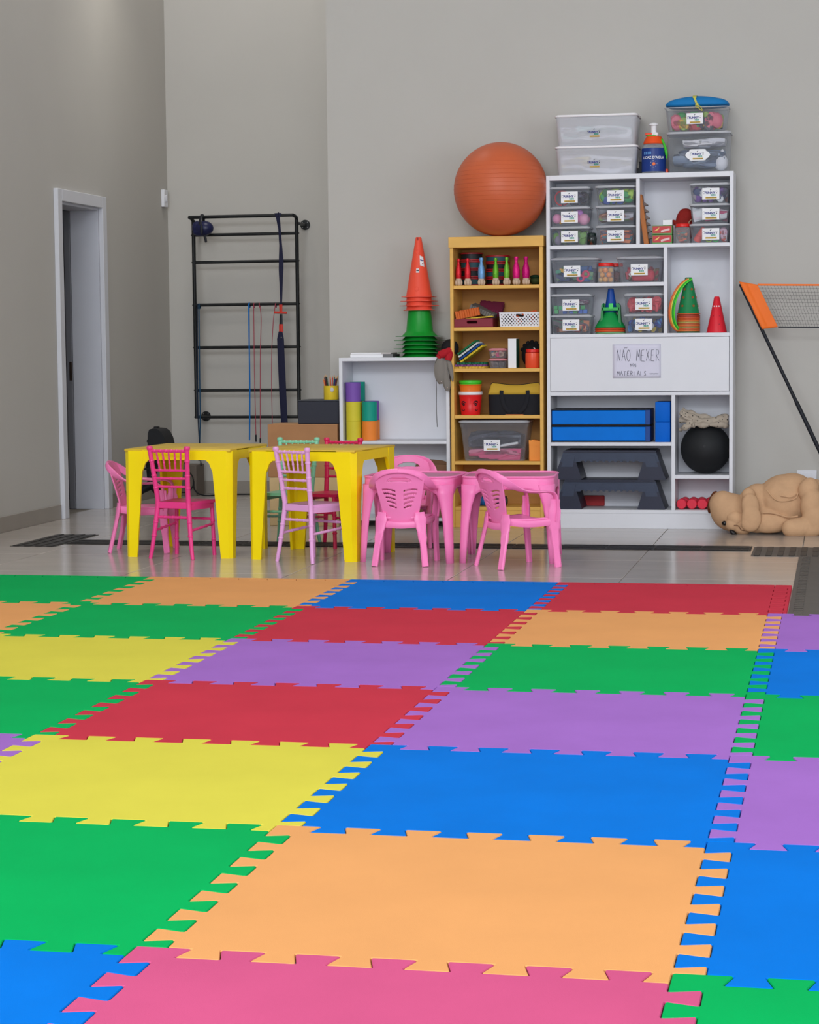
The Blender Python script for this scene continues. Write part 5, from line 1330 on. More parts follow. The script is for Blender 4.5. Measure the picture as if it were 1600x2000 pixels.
# third shelf
zb = YZ[2]+0.0005
cx_ = PX(920, 3.1)
for k, (z_, c_, nm, tl) in enumerate(((0.0, (214, 176, 60), 'yellow', 0), (0.0125, (120, 70, 130), 'purple', 0), (0.025, (20, 100, 66), 'dark green', 0))):
    foampiece('foam_tile', '%s small foam tile lying flat in the pile on the third shelf' % nm, cx_+0.004*k-0.005, 3.15, zb+z_, 0.20-0.008*k, 0.17, 0.012, c_, (0, 0, 0.05*k), 'small foam tiles')
for k, (c_, nm) in enumerate((((214, 186, 50), 'yellow'), ((24, 76, 150), 'blue'), ((206, 210, 204), 'white'), ((20, 110, 66), 'green'))):
    foampiece('foam_tile', '%s small foam tile leaning slanted on the third shelf pile' % nm, cx_+0.010-k*0.010, 3.155, zb+0.085+k*0.013, 0.175-0.012*k, 0.15, 0.011, c_, (0, math.radians(-36), 0.0), 'small foam tiles')
x0, x1 = xr(953, 990, 3.12)
for k, lab in enumerate(('lower small clear tub with pink rim on the third shelf', 'upper small clear tub with pink rim holding figures')):
    clearbox('small_tub', lab, x0, x1, zb+k*0.062, 0.060, 3.12, 0.11, 0.92, lm=colmat((206, 130, 140), 0.5), stick=None, rad=0.02, group='small clear tubs', cat='tub')
fill('toy_figures', 'beige, blue and pink figures in the upper small tub', 'toys', x0+0.012, x1-0.012, 3.135, 3.20, zb+0.066, zb+0.108, [(206, 170, 150), (30, 120, 170), (200, 60, 110), (206, 170, 150)], 'lump', 12, 0.03, 73)
fill('toy_pieces', 'grey pieces in the lower small tub', 'toys', x0+0.012, x1-0.012, 3.135, 3.20, zb+0.004, zb+0.045, [(110, 100, 104), (130, 110, 110)], 'lump', 10, 0.03, 74)
x0, x1 = xr(992.5, 1008.5, 3.08)
o = prop('white_carton', 'tall narrow white carton standing on the third shelf', 'box', (x0+x1)/2, 3.14, zb)
b = B(); b.bb((x0-x1)/2, (x1-x0)/2, -0.06, 0.06, 0, 0.180, 0.001); b.done('carton', CARD, o)
b = B(); b.bb((x1-x0)/2, (x1-x0)/2+0.0015, -0.058, 0.058, 0.002, 0.178); b.done('green_side', colmat((24, 84, 66), 0.5), o)
o = prop('black_headgear', 'black lumpy cap behind the orange-red jar on the third shelf', 'cap', PX(1038, 3.2), 3.235, zb)
b = B(); b.sph((0, 0, 0.08), (0.066, 0.06, 0.08), 22, 14)
for i in range(7):
    a = math.radians(20+i*23); b.sph((0.062*math.cos(a), -0.01, 0.085+0.072*math.sin(a)), 0.014, 10, 7)
b.done('cap', colmat((22, 22, 26), 0.85, bump=0.3), o)
b = B(); b.tube(spline([(0.018, -0.06, 0.125), (0.04, -0.055, 0.10), (0.055, -0.045, 0.065)], 5), 0.003, 6); b.done('cord', CARD, o)
xj = PX(1040.5, 3.10)
jar('orange_jar', 'bright orange-red jar with red lid on the third shelf', xj, 3.10, zb, 0.045, 0.115, colmat((236, 84, 50), 0.3), LIDR)
# fourth shelf
zb = YZ[3]+0.0005
xk = PX(918.5, 3.12)
def bucket(label, z, r0, r1, h, c_, rimc=None, rimh=0.02):
    o = prop('toy_bucket', label, 'bucket', xk, 3.125, z, 'nested toy buckets')
    b = B(); b.lathe([(0, 0.0), (r0, 0.0), (r0+0.001, 0.004), (r1-0.001, h-rimh)], 30, cap=False); b.done('shell', colmat(c_, 0.35), o, solid=0.002)
    b = B(); b.lathe([(r1, h-rimh), (r1+0.004, h-rimh+0.002), (r1+0.004, h-0.002), (r1, h), (r1-0.003, h), (r1-0.003, h-rimh)], 30, cap=False); b.done('rim', colmat(rimc or c_, 0.35), o)
    return o
bk = bucket('red bucket with a cheerful drawn face and white rim on the fourth shelf', zb, 0.057, 0.071, 0.143, (222, 30, 34), (232, 232, 236))
def face_arc(cx_a, zc, ra, a0, a1, rad, name):
    b = B(); pts = []
    for i in range(9):
        a = math.radians(a0+(a1-a0)*i/8); zz = zc+ra*math.sin(a); rr = 0.0585+0.0145*zz/0.12+0.0012
        th = math.radians(cx_a)+ra*math.cos(a)/rr
        pts.append((rr*math.sin(th), -rr*math.cos(th), zz))
    b.tube(pts, rad, 6); b.done(name, BLKE, bk)
face_arc(-30, 0.07, 0.014, 20, 190, 0.003, 'eye'); face_arc(38, 0.072, 0.014, 20, 200, 0.003, 'eye'); face_arc(-30, 0.066, 0.006, 0, 360, 0.003, 'pupil'); face_arc(38, 0.066, 0.006, 0, 360, 0.003, 'pupil')
face_arc(-36, 0.036, 0.010, 180, 360, 0.002, 'mouth'); face_arc(44, 0.036, 0.008, 180, 360, 0.002, 'mouth')
bucket('orange bucket nested in the red one', zb+0.06, 0.050, 0.069, 0.128, (234, 118, 40), None, 0.006)
bucket('green bucket, topmost in the nested buckets', zb+0.078, 0.049, 0.066, 0.134, (70, 200, 50), None, 0.018)
x0, x1 = xr(950, 1060, 3.08); w = (x1-x0)/2
o = prop('duffel_bag', 'black and yellow duffel bag on the fourth shelf', 'bag', (x0+x1)/2, 3.17, zb)
BAGB = colmat((24, 25, 32), 0.8, bump=0.15); BAGY = colmat((196, 158, 52), 0.75, bump=0.1)
def hull(z0_, z1_, w0, w1, d0, d1, name, m, dip=0.0, n=12):
    b = B()
    def f(u, v):
        a = u*2*math.pi; ce, se = math.cos(a), math.sin(a); k = w0+(w1-w0)*v; d = d0+(d1-d0)*v
        x_ = k*math.copysign(abs(ce)**0.4, ce); y_ = d*math.copysign(abs(se)**0.4, se)
        return (x_, y_, z0_+(z1_-z0_)*v - dip*v*math.cos(x_/k*math.pi/2)**2)
    b.grid(f, 48, n); top = [f(i/48, 1) for i in range(48)]
    b._add(top, [tuple(range(48))]); b._add([f(i/48, 0) for i in range(48)], [tuple(range(48))]); bmesh.ops.remove_doubles(b.bm, verts=b.bm.verts[:], dist=0.0004)
    return b.done(name, m, o, smooth=50)
hull(0, 0.125, w*0.96, w*0.985, 0.082, 0.088, 'lower_body', BAGB)
def topf(u, v):
    x_ = (u-0.5)*2*w*0.95; e = abs(u-0.5)*2
    hh = 0.072*(1-max(0, (e-0.86)/0.14)**2*0.9) - 0.014*math.cos((u-0.5)*math.pi)**2
    a = v*math.pi
    return (x_, -0.082*math.cos(a), 0.125+hh*min(1, 1.35*math.sin(a)))
b = B(); b.grid(topf, 40, 16); b.done('upper_body', BAGY, o, solid=0.003)
b = B(); b.tube([Vector(topf(i/40, 0.26))+Vector((0, -0.003, 0.001)) for i in range(41)], 0.002, 6); b.done('piping', BAGB, o)
for s in (-1, 1):
    b = B(); b.sweep(spline([(s*w*0.46, -0.090, 0.150), (s*w*0.46, -0.0905, 0.12), (s*w*0.36, -0.092, 0.05), (s*w*0.15, -0.091, 0.012)], 5), 0.024, 0.004, (1, 0, 0)); b.done('strap', BAGB, o)
foampiece('foam_strip', 'thin orange and green foam strip under the duffel bag', (x0+x1)/2, 3.07, zb, 0.11, 0.02, 0.003, (224, 130, 70), (0, 0, 0), None, 2)
# fifth shelf
zb = YZ[4]+0.0005
x0, x1 = xr(893, 1032, 3.055)
t = clearbox('large_clear_bin', 'large clear bin of bagged grey and pink clothes on the fifth shelf', x0, x1, zb, 0.250, 3.055, 0.27, 0.86, stick=(-0.01, 0.40), rad=0.035, cat='storage bin', m=BOXC)
fill('bagged_clothes', 'bagged dark grey clothes in the large clear bin', 'clothes', x0+0.05, x1-0.05, 3.095, 3.29, zb+0.05, zb+0.195, [(84, 84, 98), (70, 72, 88), (110, 110, 124)], 'fold', 34, 0.12, 81, 0.3)
fill('bagged_clothes', 'bagged pink clothes at the bottom of the large clear bin', 'clothes', x0+0.05, x1-0.05, 3.095, 3.29, zb+0.005, zb+0.075, [(226, 90, 140), (220, 130, 160), (216, 76, 126)], 'fold', 16, 0.08, 82, 0.3)
o = prop('white_strap', 'pale folded band lying on the grey clothes in the large bin', 'band', x0+0.31, 3.10, zb+0.10); o.rotation_euler = (0, math.radians(-10), 0)
b = B(); b.box((0, 0, 0), (0.12, 0.02, 0.016), 0.004); b.done('band', CARD, o)
x0, x1 = xr(1032, 1060, 3.07)
o = prop('paper_bag', 'small orange paper bag with folded top on the fifth shelf', 'bag', (x0+x1)/2, 3.13, zb)
OP = colmat((240, 148, 62), 0.6); w = (x1-x0)/2
b = B(); b.bb(-w, w, -0.05, 0.05, 0, 0.10, 0.002); b.done('body', OP, o)
b = B(); b.prism([(-w, 0.098), (w, 0.098), (w, 0.118), (-w*0.6, 0.13)], -0.05, 0.0505, Matrix.Rotation(math.pi/2, 4, 'X')); b.done('fold', OP, o)
b = B(); b.prism([(-w*1.01, 0.128), (w*1.01, 0.108), (w*1.01, 0.085), (w*0.6, 0.082), (-w*1.01, 0.103)], 0.0505, 0.0520, Matrix.Rotation(math.pi/2, 4, 'X')); b.done('flap', OP, o)
# bottom shelf
zb = YZ[5]+0.0005
o = prop('blue_roll', 'rolled blue mat lying on the bottom shelf of the yellow bookcase', 'mat roll', PX(940, 3.12), 3.13, zb+0.029)
b = B(); b.tube([(-0.09, 0, 0), (0.07, 0, 0)], 0.0285, 22); b.done('roll', colmat((14, 92, 160), 0.7), o)
b = B(); b.tube([(-0.01, 0, 0), (0.005, 0, 0)], 0.0292, 22); b.done('band', colmat((14, 70, 130), 0.6), o)
o = prop('black_roll', 'black rubber roller end on the bottom shelf of the yellow bookcase', 'roller', PX(978, 3.12), 3.13, zb+0.031)
b = B(); b.tube([(-0.03, 0, 0), (0.03, 0, 0)], 0.030, 22); b.done('roll', BLKE, o)
b = B(); b.tube([(0.03, 0, 0), (0.036, 0, 0)], 0.018, 16); b.done('hub', colmat((60, 60, 64)), o)
# ------------------------------------------------------------------ low white shelf: cones, papers, rollers
zt = 1.0505
ORC = colmat((240, 84, 60), 0.42); GRC = colmat((16, 150, 48), 0.42); GRD = colmat((12, 120, 44), 0.45)
xcn = PX(820, 3.2, 650)
NUM = ('lowest', 'second', 'third', 'fourth', 'fifth', 'topmost')
for k in range(6):
    o = prop('green_cone', '%s green cone in the tall stack on the low white shelf' % NUM[k], 'cone', xcn, 3.2, zt+k*0.0255, 'green cones in the tall stack', math.radians((3, 8, -5, 6, -3, 4)[k]))
    b = B(); b.prism(rrect(0.137, 0.137, 0.03), 0.0, 0.0032); b.done('base_plate', GRD, o, smooth=30)
    b = B(); b.lathe([(0.112, 0.003), (0.094, 0.022), (0.084, 0.034), (0.077, 0.11), (0.058, 0.25), (0.04, 0.36), (0.038, 0.36), (0.057, 0.25), (0.075, 0.11), (0.082, 0.034), (0.092, 0.02), (0.109, 0.003)], 32, cap=False); b.done('shell', GRC, o)
for k in range(4):
    o = prop('orange_cone', '%s orange cone in the tall stack on the low white shelf' % ('lowest', 'second', 'third', 'topmost')[k], 'cone', xcn-0.002, 3.2, zt+0.289+(0, 0.028, 0.056, 0.082)[k], 'orange cones in the tall stack', math.radians((10, 38, -6, 16)[k]))
    b = B(); b.prism(rrect(0.097, 0.097, 0.02), 0.0, 0.003); b.done('base_plate', ORC, o, smooth=30)
    b = B(); b.lathe([(0.083, 0.003), (0.080, 0.012), (0.019, 0.362), (0.016, 0.371), (0.0, 0.371) if k == 3 else (0.014, 0.371), (0.013, 0.368), (0.076, 0.012), (0.079, 0.003)], 32, cap=False); b.done('shell', ORC, o)
    if k == 3:
        o.rotation_euler = (0, 0, 0)
        def on(a, z_): rr = 0.080-0.061*(z_-0.012)/0.35+0.0006; return Vector((rr*math.sin(a), -rr*math.cos(a), z_))
        b = B(); b.grid(lambda u, v: on(0.35+0.62*u, 0.195+0.062*v-0.01*u), 8, 4); st = b.done('sticker', CARD, o, solid=0.0008)
        b = B()
        for i, (u, v, c_) in enumerate(((0.25, 0.6, 0), (0.5, 0.55, 0), (0.75, 0.6, 0), (0.6, 0.25, 1))):
            b.mi = c_; b.sph(on(0.35+0.62*u, 0.195+0.062*v-0.01*u), 0.0045, 8, 6)
        b.done('print', [INKB, colmat((160, 60, 50), 0.5)], st)
        b = B(); b.grid(lambda u, v: on(-0.12+0.36*u, 0.150+0.026*v), 8, 3); s2_ = b.done('sticker', CARD, o, solid=0.0006)
        b = B(); b.grid(lambda u, v: on(-0.09+0.30*u, 0.160+0.008*v)+Vector((0, -0.0012, 0)), 8, 2); b.done('print', INKD, s2_)
        for z_ in (0.05, 0.278):
            b = B(); pts = [on(0.075/(0.08-0.17*z_)*0.16*math.cos(i*math.pi/9), z_+0.013*math.sin(i*math.pi/9)) for i in range(18)]; b.tube(pts, 0.0011, 5, closed=True); b.done('moulded_ring', ORC, o)
        b = B(); b.bb(-0.0025, 0.0025, -0.021, -0.0165, 0.335, 0.369); b.done('slit', colmat((120, 30, 24), 0.6), o)
x0, x1 = PX(692, 3.2, 692), PX(775, 3.2, 692)
for k, (wd, lab) in enumerate(((1.0, 'grey and white folder lying on the low white shelf'), (0.93, 'thin white booklet on top of the folder on the low shelf'))):
    o = prop('paper_folder' if k == 0 else 'booklet', lab, 'folder' if k == 0 else 'booklet', (x0+x1)/2-(0.006 if k else 0), 3.19, zt+k*0.0205)
    w = (x1-x0)/2*wd
    b = B(); b.bb(-w, w*0.52, -0.10, 0.10, 0, 0.020 if k == 0 else 0.009, 0.001); b.done('sheets', CARD, o)
    b = B(); b.bb(w*0.52, w, -0.10, 0.10, 0, 0.020 if k == 0 else 0.009, 0.001); b.done('spine', colmat((110, 110, 112) if k == 0 else (196, 190, 190), 0.6), o)
# foam cylinders
zb = LZ[0]+0.0005
ROLL_C = {'purple': (122, 82, 172), 'teal': (10, 152, 132), 'yellow': (214, 200, 52), 'orange': (244, 138, 52)}
hc = 0.1205
for col, px, Y, lev, lab in (('yellow', 691, 3.125, 0, 'lower yellow cylinder against the left side of the low shelf'), ('yellow', 691, 3.125, 1, 'middle yellow cylinder under the purple one'), ('purple', 690.5, 3.125, 2, 'purple cylinder on top of the two yellow ones'),
        ('orange', 722, 3.125, 0, 'front orange cylinder under the teal one'), ('teal', 722, 3.125, 1, 'teal cylinder on the front orange one'),
        ('orange', 727, 3.275, 0, 'orange cylinder at the back on the low shelf'), ('purple', 726, 3.275, 1, 'purple cylinder at the back behind the teal one'), ('yellow', 694, 3.275, 0, 'hidden back yellow cylinder behind the yellow stack'), ('yellow', 694, 3.275, 1, 'hidden back yellow cylinder, second level'), ('teal', 699, 3.275, 2, 'teal cylinder at the back behind the top purple one')):
    if lab.startswith('hidden'):
        lab = lab.replace('hidden back', 'back')
    o = prop('foam_cylinder', lab, 'cylinder', PX(px, Y, 800), Y, zb+lev*(hc+0.0003), 'stacked coloured cylinders')
    b = B(); b.lathe([(0.0, 0), (0.046, 0), (0.0475, 0.0015), (0.0475, hc-0.0015), (0.046, hc), (0.040, hc), (0.038, hc-0.004), (0, hc-0.004)], 30); b.done('drum', colmat(ROLL_C[col], 0.55, var=0.04), o)
    b = B(); b.tube([(0.0468*math.cos(a), 0.0468*math.sin(a), hc-0.001) for a in [i*math.pi/18 for i in range(36)]], 0.0012, 5, closed=True); b.done('rim', colmat(ROLL_C[col], 0.55), o)
# bottom of the low shelf
zb = LZ[1]+0.0005
KRAFT = mat('kraft_board', (172, 124, 84), 0.75, var=0.06, vscale=8, bump=0.06, bscale=90)
KRAFTP = mat('pale_kraft_board', (206, 178, 132), 0.75, var=0.05, vscale=8, bump=0.06, bscale=90)
BRN2 = colmat((118, 84, 62), 0.75, var=0.08)
o = prop('brown_carton', 'open brown carton with white sticker at the bottom of the low shelf', 'box', 0.775, 3.19, zb)
b = B(); b.bb(-0.10, 0.095, -0.10, 0.10, 0, 0.33, 0.002); b.done('carton', BRN2, o)
b = B(); b.prism([(-0.10, 0.33), (-0.075, 0.352), (-0.04, 0.36), (0.0, 0.358), (0.06, 0.352), (0.095, 0.34), (0.095, 0.33)], 0.04, 0.046, Matrix.Rotation(math.pi/2, 4, 'X')); b.done('flap', BRN2, o)
b = B(); b.bb(-0.058, -0.005, -0.1015, -0.1002, 0.265, 0.300, 0.0003); stk = b.done('sticker', CARD, o)
b = B(); b.tube(spline([(-0.05, -0.102, 0.29), (-0.04, -0.102, 0.275), (-0.03, -0.102, 0.292), (-0.02, -0.102, 0.274), (-0.012, -0.102, 0.29)], 5), 0.002, 5); b.done('scribble', INKD, stk)
o = prop('crumpled_bag', 'crumpled brown paper bag with red print at the bottom of the low shelf', 'bag', 0.60, 3.10, zb)
b = B(); b.box((0, 0, 0.085), (0.14, 0.04, 0.17), 0.02, seg=3, taper=(0.8, 0.4)); b.done('bag', colmat((150, 112, 78), 0.8, bump=0.6, bscale=30), o)
b = B(); b.tube(spline([(0.0, -0.020, 0.09), (0.008, -0.020, 0.115), (0.016, -0.020, 0.09), (0.03, -0.020, 0.10), (0.045, -0.020, 0.095)], 5), 0.0025, 5); b.done('print', colmat((140, 60, 50), 0.6), o)
# gloves hanging on the shelf corner
o = prop('hanging_gloves', 'grey padded gloves with red cuffs hanging from the low shelf corner', 'gloves', 0.868, 3.045, 1.05)
GRY = colmat((128, 122, 116), 0.85, bump=0.2, bscale=80); REDC = colmat((176, 24, 38), 0.8); 
b = B(); b.sph((0.028, 0.06, 0.055), (0.055, 0.06, 0.055), 18, 12, rot=(0, 0.5, 0)); b.done('black_cuff', colmat((24, 22, 26), 0.85), o)
b = B(); b.tube(spline([(0.045, 0.03, 0.045), (0.02, -0.01, 0.03), (-0.018, -0.012, 0.012), (-0.028, -0.01, -0.004)], 5), [0.022]*6+[0.026]*5+[0.02]*5, 12); b.tube(spline([(0.045, 0.02, 0.03), (0.035, -0.008, 0.008), (0.028, -0.012, -0.02)], 5), [0.022]*5+[0.022]*6, 12); b.done('red_cuff', REDC, o)
def flap(pts, ws, name, rv=None):
    b = B(); sp = spline(pts, 6); k = len(sp); wl = []
    for i in range(k):
        f = i/(k-1)*(len(ws)-1); j = min(int(f), len(ws)-2); wl.append(ws[j]+(ws[j+1]-ws[j])*(f-j))
    b.sweep(sp, wl, [w_*0.32+0.004 for w_ in wl], (1, 0.1, 0), rnd=0.45); fo = b.done(name, GRY, o)
    if rv:
        b = B(); b.sph(rv, 0.0042, 8, 6); b.done('rivet', mat('rivet_metal', (220, 216, 210), 0.25, metal=1.0), fo)
flap([(-0.018, -0.014, -0.0), (-0.022, -0.02, -0.05), (-0.018, -0.022, -0.11), (-0.012, -0.02, -0.165)], [0.035, 0.062, 0.074, 0.07, 0.03], 'palm_flap', (-0.012, -0.033, -0.150))
flap([(0.012, -0.012, -0.02), (0.014, -0.018, -0.08), (0.020, -0.022, -0.15), (0.026, -0.02, -0.205)], [0.03, 0.026, 0.034, 0.05, 0.024], 'finger_flap', (0.026, -0.033, -0.188))
flap([(0.026, -0.012, -0.01), (0.042, -0.016, -0.06), (0.054, -0.018, -0.12), (0.058, -0.018, -0.15)], [0.026, 0.032, 0.02, 0.006], 'thumb_flap')
b = B(); b.tube(spline([(-0.03, -0.02, -0.005), (-0.048, -0.022, -0.04), (-0.047, -0.02, -0.10), (-0.045, -0.018, -0.2), (-0.046, -0.018, -0.32), (-0.041, -0.018, -0.43)], 6), [0.0045]*7+[0.0035]*6+[0.0022]*18, 6); b.done('cord', colmat((70, 68, 66), 0.8), o)

# ------------------------------------------------------------------ boxes in the corner
x0, x1 = PX(528, 3.06, 980), 0.192
o = prop('cardboard_box', 'pale brown cardboard box standing on the floor beside the low white shelf', 'box', (x0+x1)/2, 3.20, 0.0, 'cardboard boxes by the low shelf'); w = (x1-x0)/2
def carton(o, w, d, h, m, seam=True):
    b = B(); b.bb(-w, w, -d, d, 0, h, 0.003); b.done('carton', m, o)
    if seam:
        b = B(); b.bb(-w-0.0005, w+0.0005, -0.02, 0.02, h, h+0.0008); b.done('tape', colmat((190, 160, 110), 0.4), o)
carton(o, w, 0.155, 0.305, KRAFTP)
x0b = PX(524.5, 3.06, 880)
o = prop('cardboard_box', 'warm brown cardboard box on top of the pale one by the low shelf', 'box', (x0b+x1-0.004)/2, 3.205, 0.3065, 'cardboard boxes by the low shelf'); w = (x1-0.004-x0b)/2
carton(o, w, 0.16, 0.332, KRAFT)
b = B(); b.bb(-w*0.25, w*0.95, -0.1606, -0.1600, 0.300, 0.328); b.done('flap_edge', KRAFT, o)
x0c = PX(582, 3.08, 800)
o = prop('dark_box', 'black lidded box on the cardboard boxes under the pencil pot', 'box', (x0c+0.192)/2, 3.22, 0.6395); w = (0.192-x0c)/2
b = B(); b.bb(-w, w, -0.14, 0.14, 0, 0.142, 0.003); b.done('body', colmat((44, 46, 58), 0.6), o)
b = B(); b.bb(-w-0.001, w+0.001, -0.141, 0.141, 0.142, 0.149, 0.002); b.done('lid', colmat((70, 72, 78), 0.6), o)
px_ = PX(647.5, 3.14, 768)
o = prop('pencil_pot', 'yellow pot full of pencils on the black box', 'pencil pot', px_-0.004, 3.15, 0.7895)
b = B(); b.lathe([(0, 0), (0.046, 0), (0.047, 0.002), (0.047, 0.086), (0.044, 0.086), (0.044, 0.004), (0, 0.004)], 26, cap=False); b.done('pot', colmat((226, 196, 50), 0.45, var=0.1, vscale=18), o)
b = B(); b.sph((0.016, -0.0455, 0.062), (0.012, 0.003, 0.014), 12, 8); b.done('sticker', colmat((200, 200, 206), 0.5), o)
r = random.Random(12); PENC = [((206, 60, 50), 'red'), ((40, 90, 60), 'green'), ((236, 120, 60), 'orange'), ((60, 40, 36), 'dark brown'), ((176, 110, 80), 'tan'), ((40, 60, 120), 'blue'), ((206, 80, 90), 'rose'), ((30, 32, 36), 'black'), ((220, 150, 60), 'ochre'), ((120, 40, 40), 'maroon')]
for k in range(14):
    c_, nm = PENC[k % 10]; a = k*2.4; rr = 0.012+0.022*((k*7) % 5)/5
    L = 0.135+0.03*r.random(); tx, ty = math.cos(a)*0.22, math.sin(a)*0.22
    d = Vector((tx, ty*0.6, 1)).normalized(); p0 = Vector((rr*math.cos(a)*0.8, rr*math.sin(a)*0.8, 0.005))
    o = prop('pencil', '%s pencil standing in the yellow pot' % nm, 'pencil', px_-0.004+p0.x, 3.15+p0.y, 0.7895+p0.z, 'pencils in the yellow pot')
    b = B(); b.tube([Vector((0, 0, 0)), d*(L-0.018)], 0.0036, 6); b.done('shaft', colmat(c_, 0.45), o)
    b = B(); b.tube([d*(L-0.018), d*(L-0.004)], [0.0036, 0.001], 6); b.done('tip', colmat((206, 170, 130), 0.6), o)

# ------------------------------------------------------------------ wall bars on the far wall
YW = 5.60
lx, rx = P(381, 620, YW).x, P(582, 620, YW).x
zs = [P(480, y_, YW).z for y_ in (423, 457.5, 511, 594.5, 678, 762, 814.5)]
wb = thing('wall_bars', 'black steel wall ladder bolted to the far wall', 'wall bars', (0, 0, 0))
for x in (lx, rx):
    b = B(); b.tube([(x, YW, zs[6]-0.01), (x, YW, zs[0]-0.035), (x, YW-0.004, zs[0]-0.02)], 0.0145, 14); b.done('post', METALB, wb)
for k, z in enumerate(zs[1:]):
    b = B(); b.tube([(lx, YW, z), (rx, YW, z)], 0.0115, 12); b.done('rung', METALB, wb)
b = B(); b.tube(spline([(lx, YW, zs[0]-0.03), (lx-0.004, YW-0.02, zs[0]-0.012), (lx-0.012, YW-0.06, zs[0])], 4) , 0.013, 12); b.tube([(lx-0.012, YW-0.06, zs[0]), (rx-0.012, YW-0.06, zs[0])], 0.0125, 12); b.tube(spline([(rx-0.012, YW-0.06, zs[0]), (rx, YW-0.02, zs[0]-0.012), (rx, YW, zs[0]-0.03)], 4), 0.013, 12); b.done('pull_up_bar', METALB, wb)
for x, z in ((lx, zs[0]-0.06), (rx+0.016, zs[0]-0.06), (lx+0.012, zs[6]), (rx, zs[6])):
    b = B(); b.tube([(x, YW, z), (x, YFAR-0.008, z)], 0.012, 12); b.tube([(x, YFAR-0.008, z), (x, YFAR, z)], 0.038, 22); f_ = b.done('wall_flange', METALB, wb)
    for a in (45, 135, 225, 315):
        b = B(); b.cyl((x+0.027*math.cos(math.radians(a)), YFAR-0.011, z+0.027*math.sin(math.radians(a))), (x+0.027*math.cos(math.radians(a)), YFAR-0.008, z+0.027*math.sin(math.radians(a))), 0.004, n=8); b.done('screw', METALG, f_)
for x, s in ((lx, -1), (rx, 1)):
    for z in zs[1:]:
        b = B(); b.cyl((x+s*0.013, YW, z), (x+s*0.019, YW, z), 0.005, n=8); b.done('bolt', METALB, wb)
# suspension trainer
NVY = mat('navy_webbing', (26, 28, 58), 0.75, bump=0.2, bscale=150)
xs = P(547, 500, YW-0.04).x
sp = thing('suspension_strap', 'navy suspension strap with red grips hanging from the wall bars', 'strap', (xs, YW-0.02, zs[0]))
b = B(); b.sweep([(-0.002, -0.052, 0.016), (-0.002, -0.055, -0.02), (0.002, -0.03, -0.10), (0.006, -0.018, -0.22), (0.008, -0.017, -0.33), (0.006, -0.017, -0.40), (0.004, -0.017, -0.60), (0.002, -0.017, -0.66)], [0.055, 0.03, 0.02, 0.022, 0.036, 0.036, 0.018, 0.014], 0.004, (1, 0, 0)); b.done('webbing', NVY, sp)
b = B(); b.tube([(-0.002+0.03*0, -0.04, 0.0)]*1 + [(-0.002, -0.04+0.02*math.cos(a), 0.02*math.sin(a)) for a in [i*math.pi/8 for i in range(16)]], 0.0035, 6); b.done('anchor_loop', NVY, sp)
RG = colmat((206, 50, 34), 0.5); zr = P(547, 594, YW).z - zs[0]
b = B(); b.sweep([(0.0, -0.018, zr-0.004), (0.0, -0.018, zr-0.06)], [0.026, 0.022], 0.008, (1, 0, 0)); b.tube([(-0.05, -0.02, zr-0.062), (0.046, -0.02, zr-0.066)], 0.009, 10); b.done('red_grip', RG, sp)
b = B(); b.sweep([(0.002, -0.018, zr-0.075), (0.0, -0.018, zr-0.15)], [0.02, 0.026], 0.006, (1, 0, 0)); b.done('buckle', BLKE, sp)
b = B(); b.sweep([(0.0, -0.018, zr-0.15), (0.0, -0.018, zr-0.21)], [0.03, 0.032], 0.010, (1, 0, 0)); b.done('red_sleeve', RG, sp)
ze = P(555, 826, YW).z - zs[0]
b = B(); b.sweep([(-0.004, -0.019, zr-0.205), (-0.005, -0.022, zr-0.26), (0.0, -0.022, zr-0.45), (0.008, -0.022, zr-0.70), (0.016, -0.022, ze)], [0.03, 0.052, 0.054, 0.054, 0.05], 0.010, (1, 0, 0)); b.done('lower_webbing', NVY, sp)
b = B(); b.sph((0.004, -0.030, zr-0.25), 0.006, 8, 6); b.done('rivet', METALG, sp)
# elastic bands and cords
def cord(label, pts, rad, m, name='exercise_band', tip=None):
    o = prop(name, label, 'band', *pts[0], group='bands hung on the wall bars')
    base_ = Vector(pts[0])
    sp_ = [Vector(p)-base_ for p in spline(pts, 6)]
    b = B(); b.tube(sp_, rad, 7); b.done('cord', m, o)
    if tip:
        b = B(); d = (sp_[-1]-sp_[-3]).normalized(); b.tube([sp_[-1]-d*0.004, sp_[-1]+d*tip], 0.006, 8); b.done('handle', BLKE, o)
    b = B(); b.tube([Vector((0, 0.02+0.017*math.cos(a), -0.012+0.017*math.sin(a))) for a in [i*math.pi/6 for i in range(12)]], rad, 6, closed=True); b.done('loop', m, o)
def wp(px, py, dy=0.02): v = P(px, py, YW-dy); return (v.x, v.y, v.z)
cord('bright blue exercise band hanging from the middle of the wall bars', [wp(486, 593), wp(487, 680), wp(488, 760), wp(487.5, 860)], 0.0055, colmat((16, 110, 190), 0.6))
PKC = colmat((168, 66, 84), 0.6)
cord('thin red cord nearest the blue band', [wp(495.5, 593), wp(496, 640), wp(497, 720), wp(500, 850)], 0.003, PKC, tip=0.05)
cord('thin red cord in the middle of the hanging cords', [wp(506, 593), wp(510, 620), wp(508.5, 700), wp(508.5, 857)], 0.003, PKC, tip=0.03)
cord('thin red cord nearest the navy strap', [wp(538, 593), wp(533, 640), wp(530.5, 720), wp(532, 830)], 0.0028, PKC)
cord('dark teal band hanging beside the left post of the wall bars', [wp(388.5, 595), wp(389.5, 700), wp(391, 815, 0.035), wp(389, 895, 0.035)], 0.0052, colmat((30, 70, 100), 0.6), tip=0.02)
cord('second dark band hanging beside the left post of the wall bars', [wp(385.5, 595), wp(386, 700), wp(387, 815, 0.045), wp(392.5, 905, 0.035)], 0.0045, colmat((24, 40, 60), 0.6), tip=0.02)
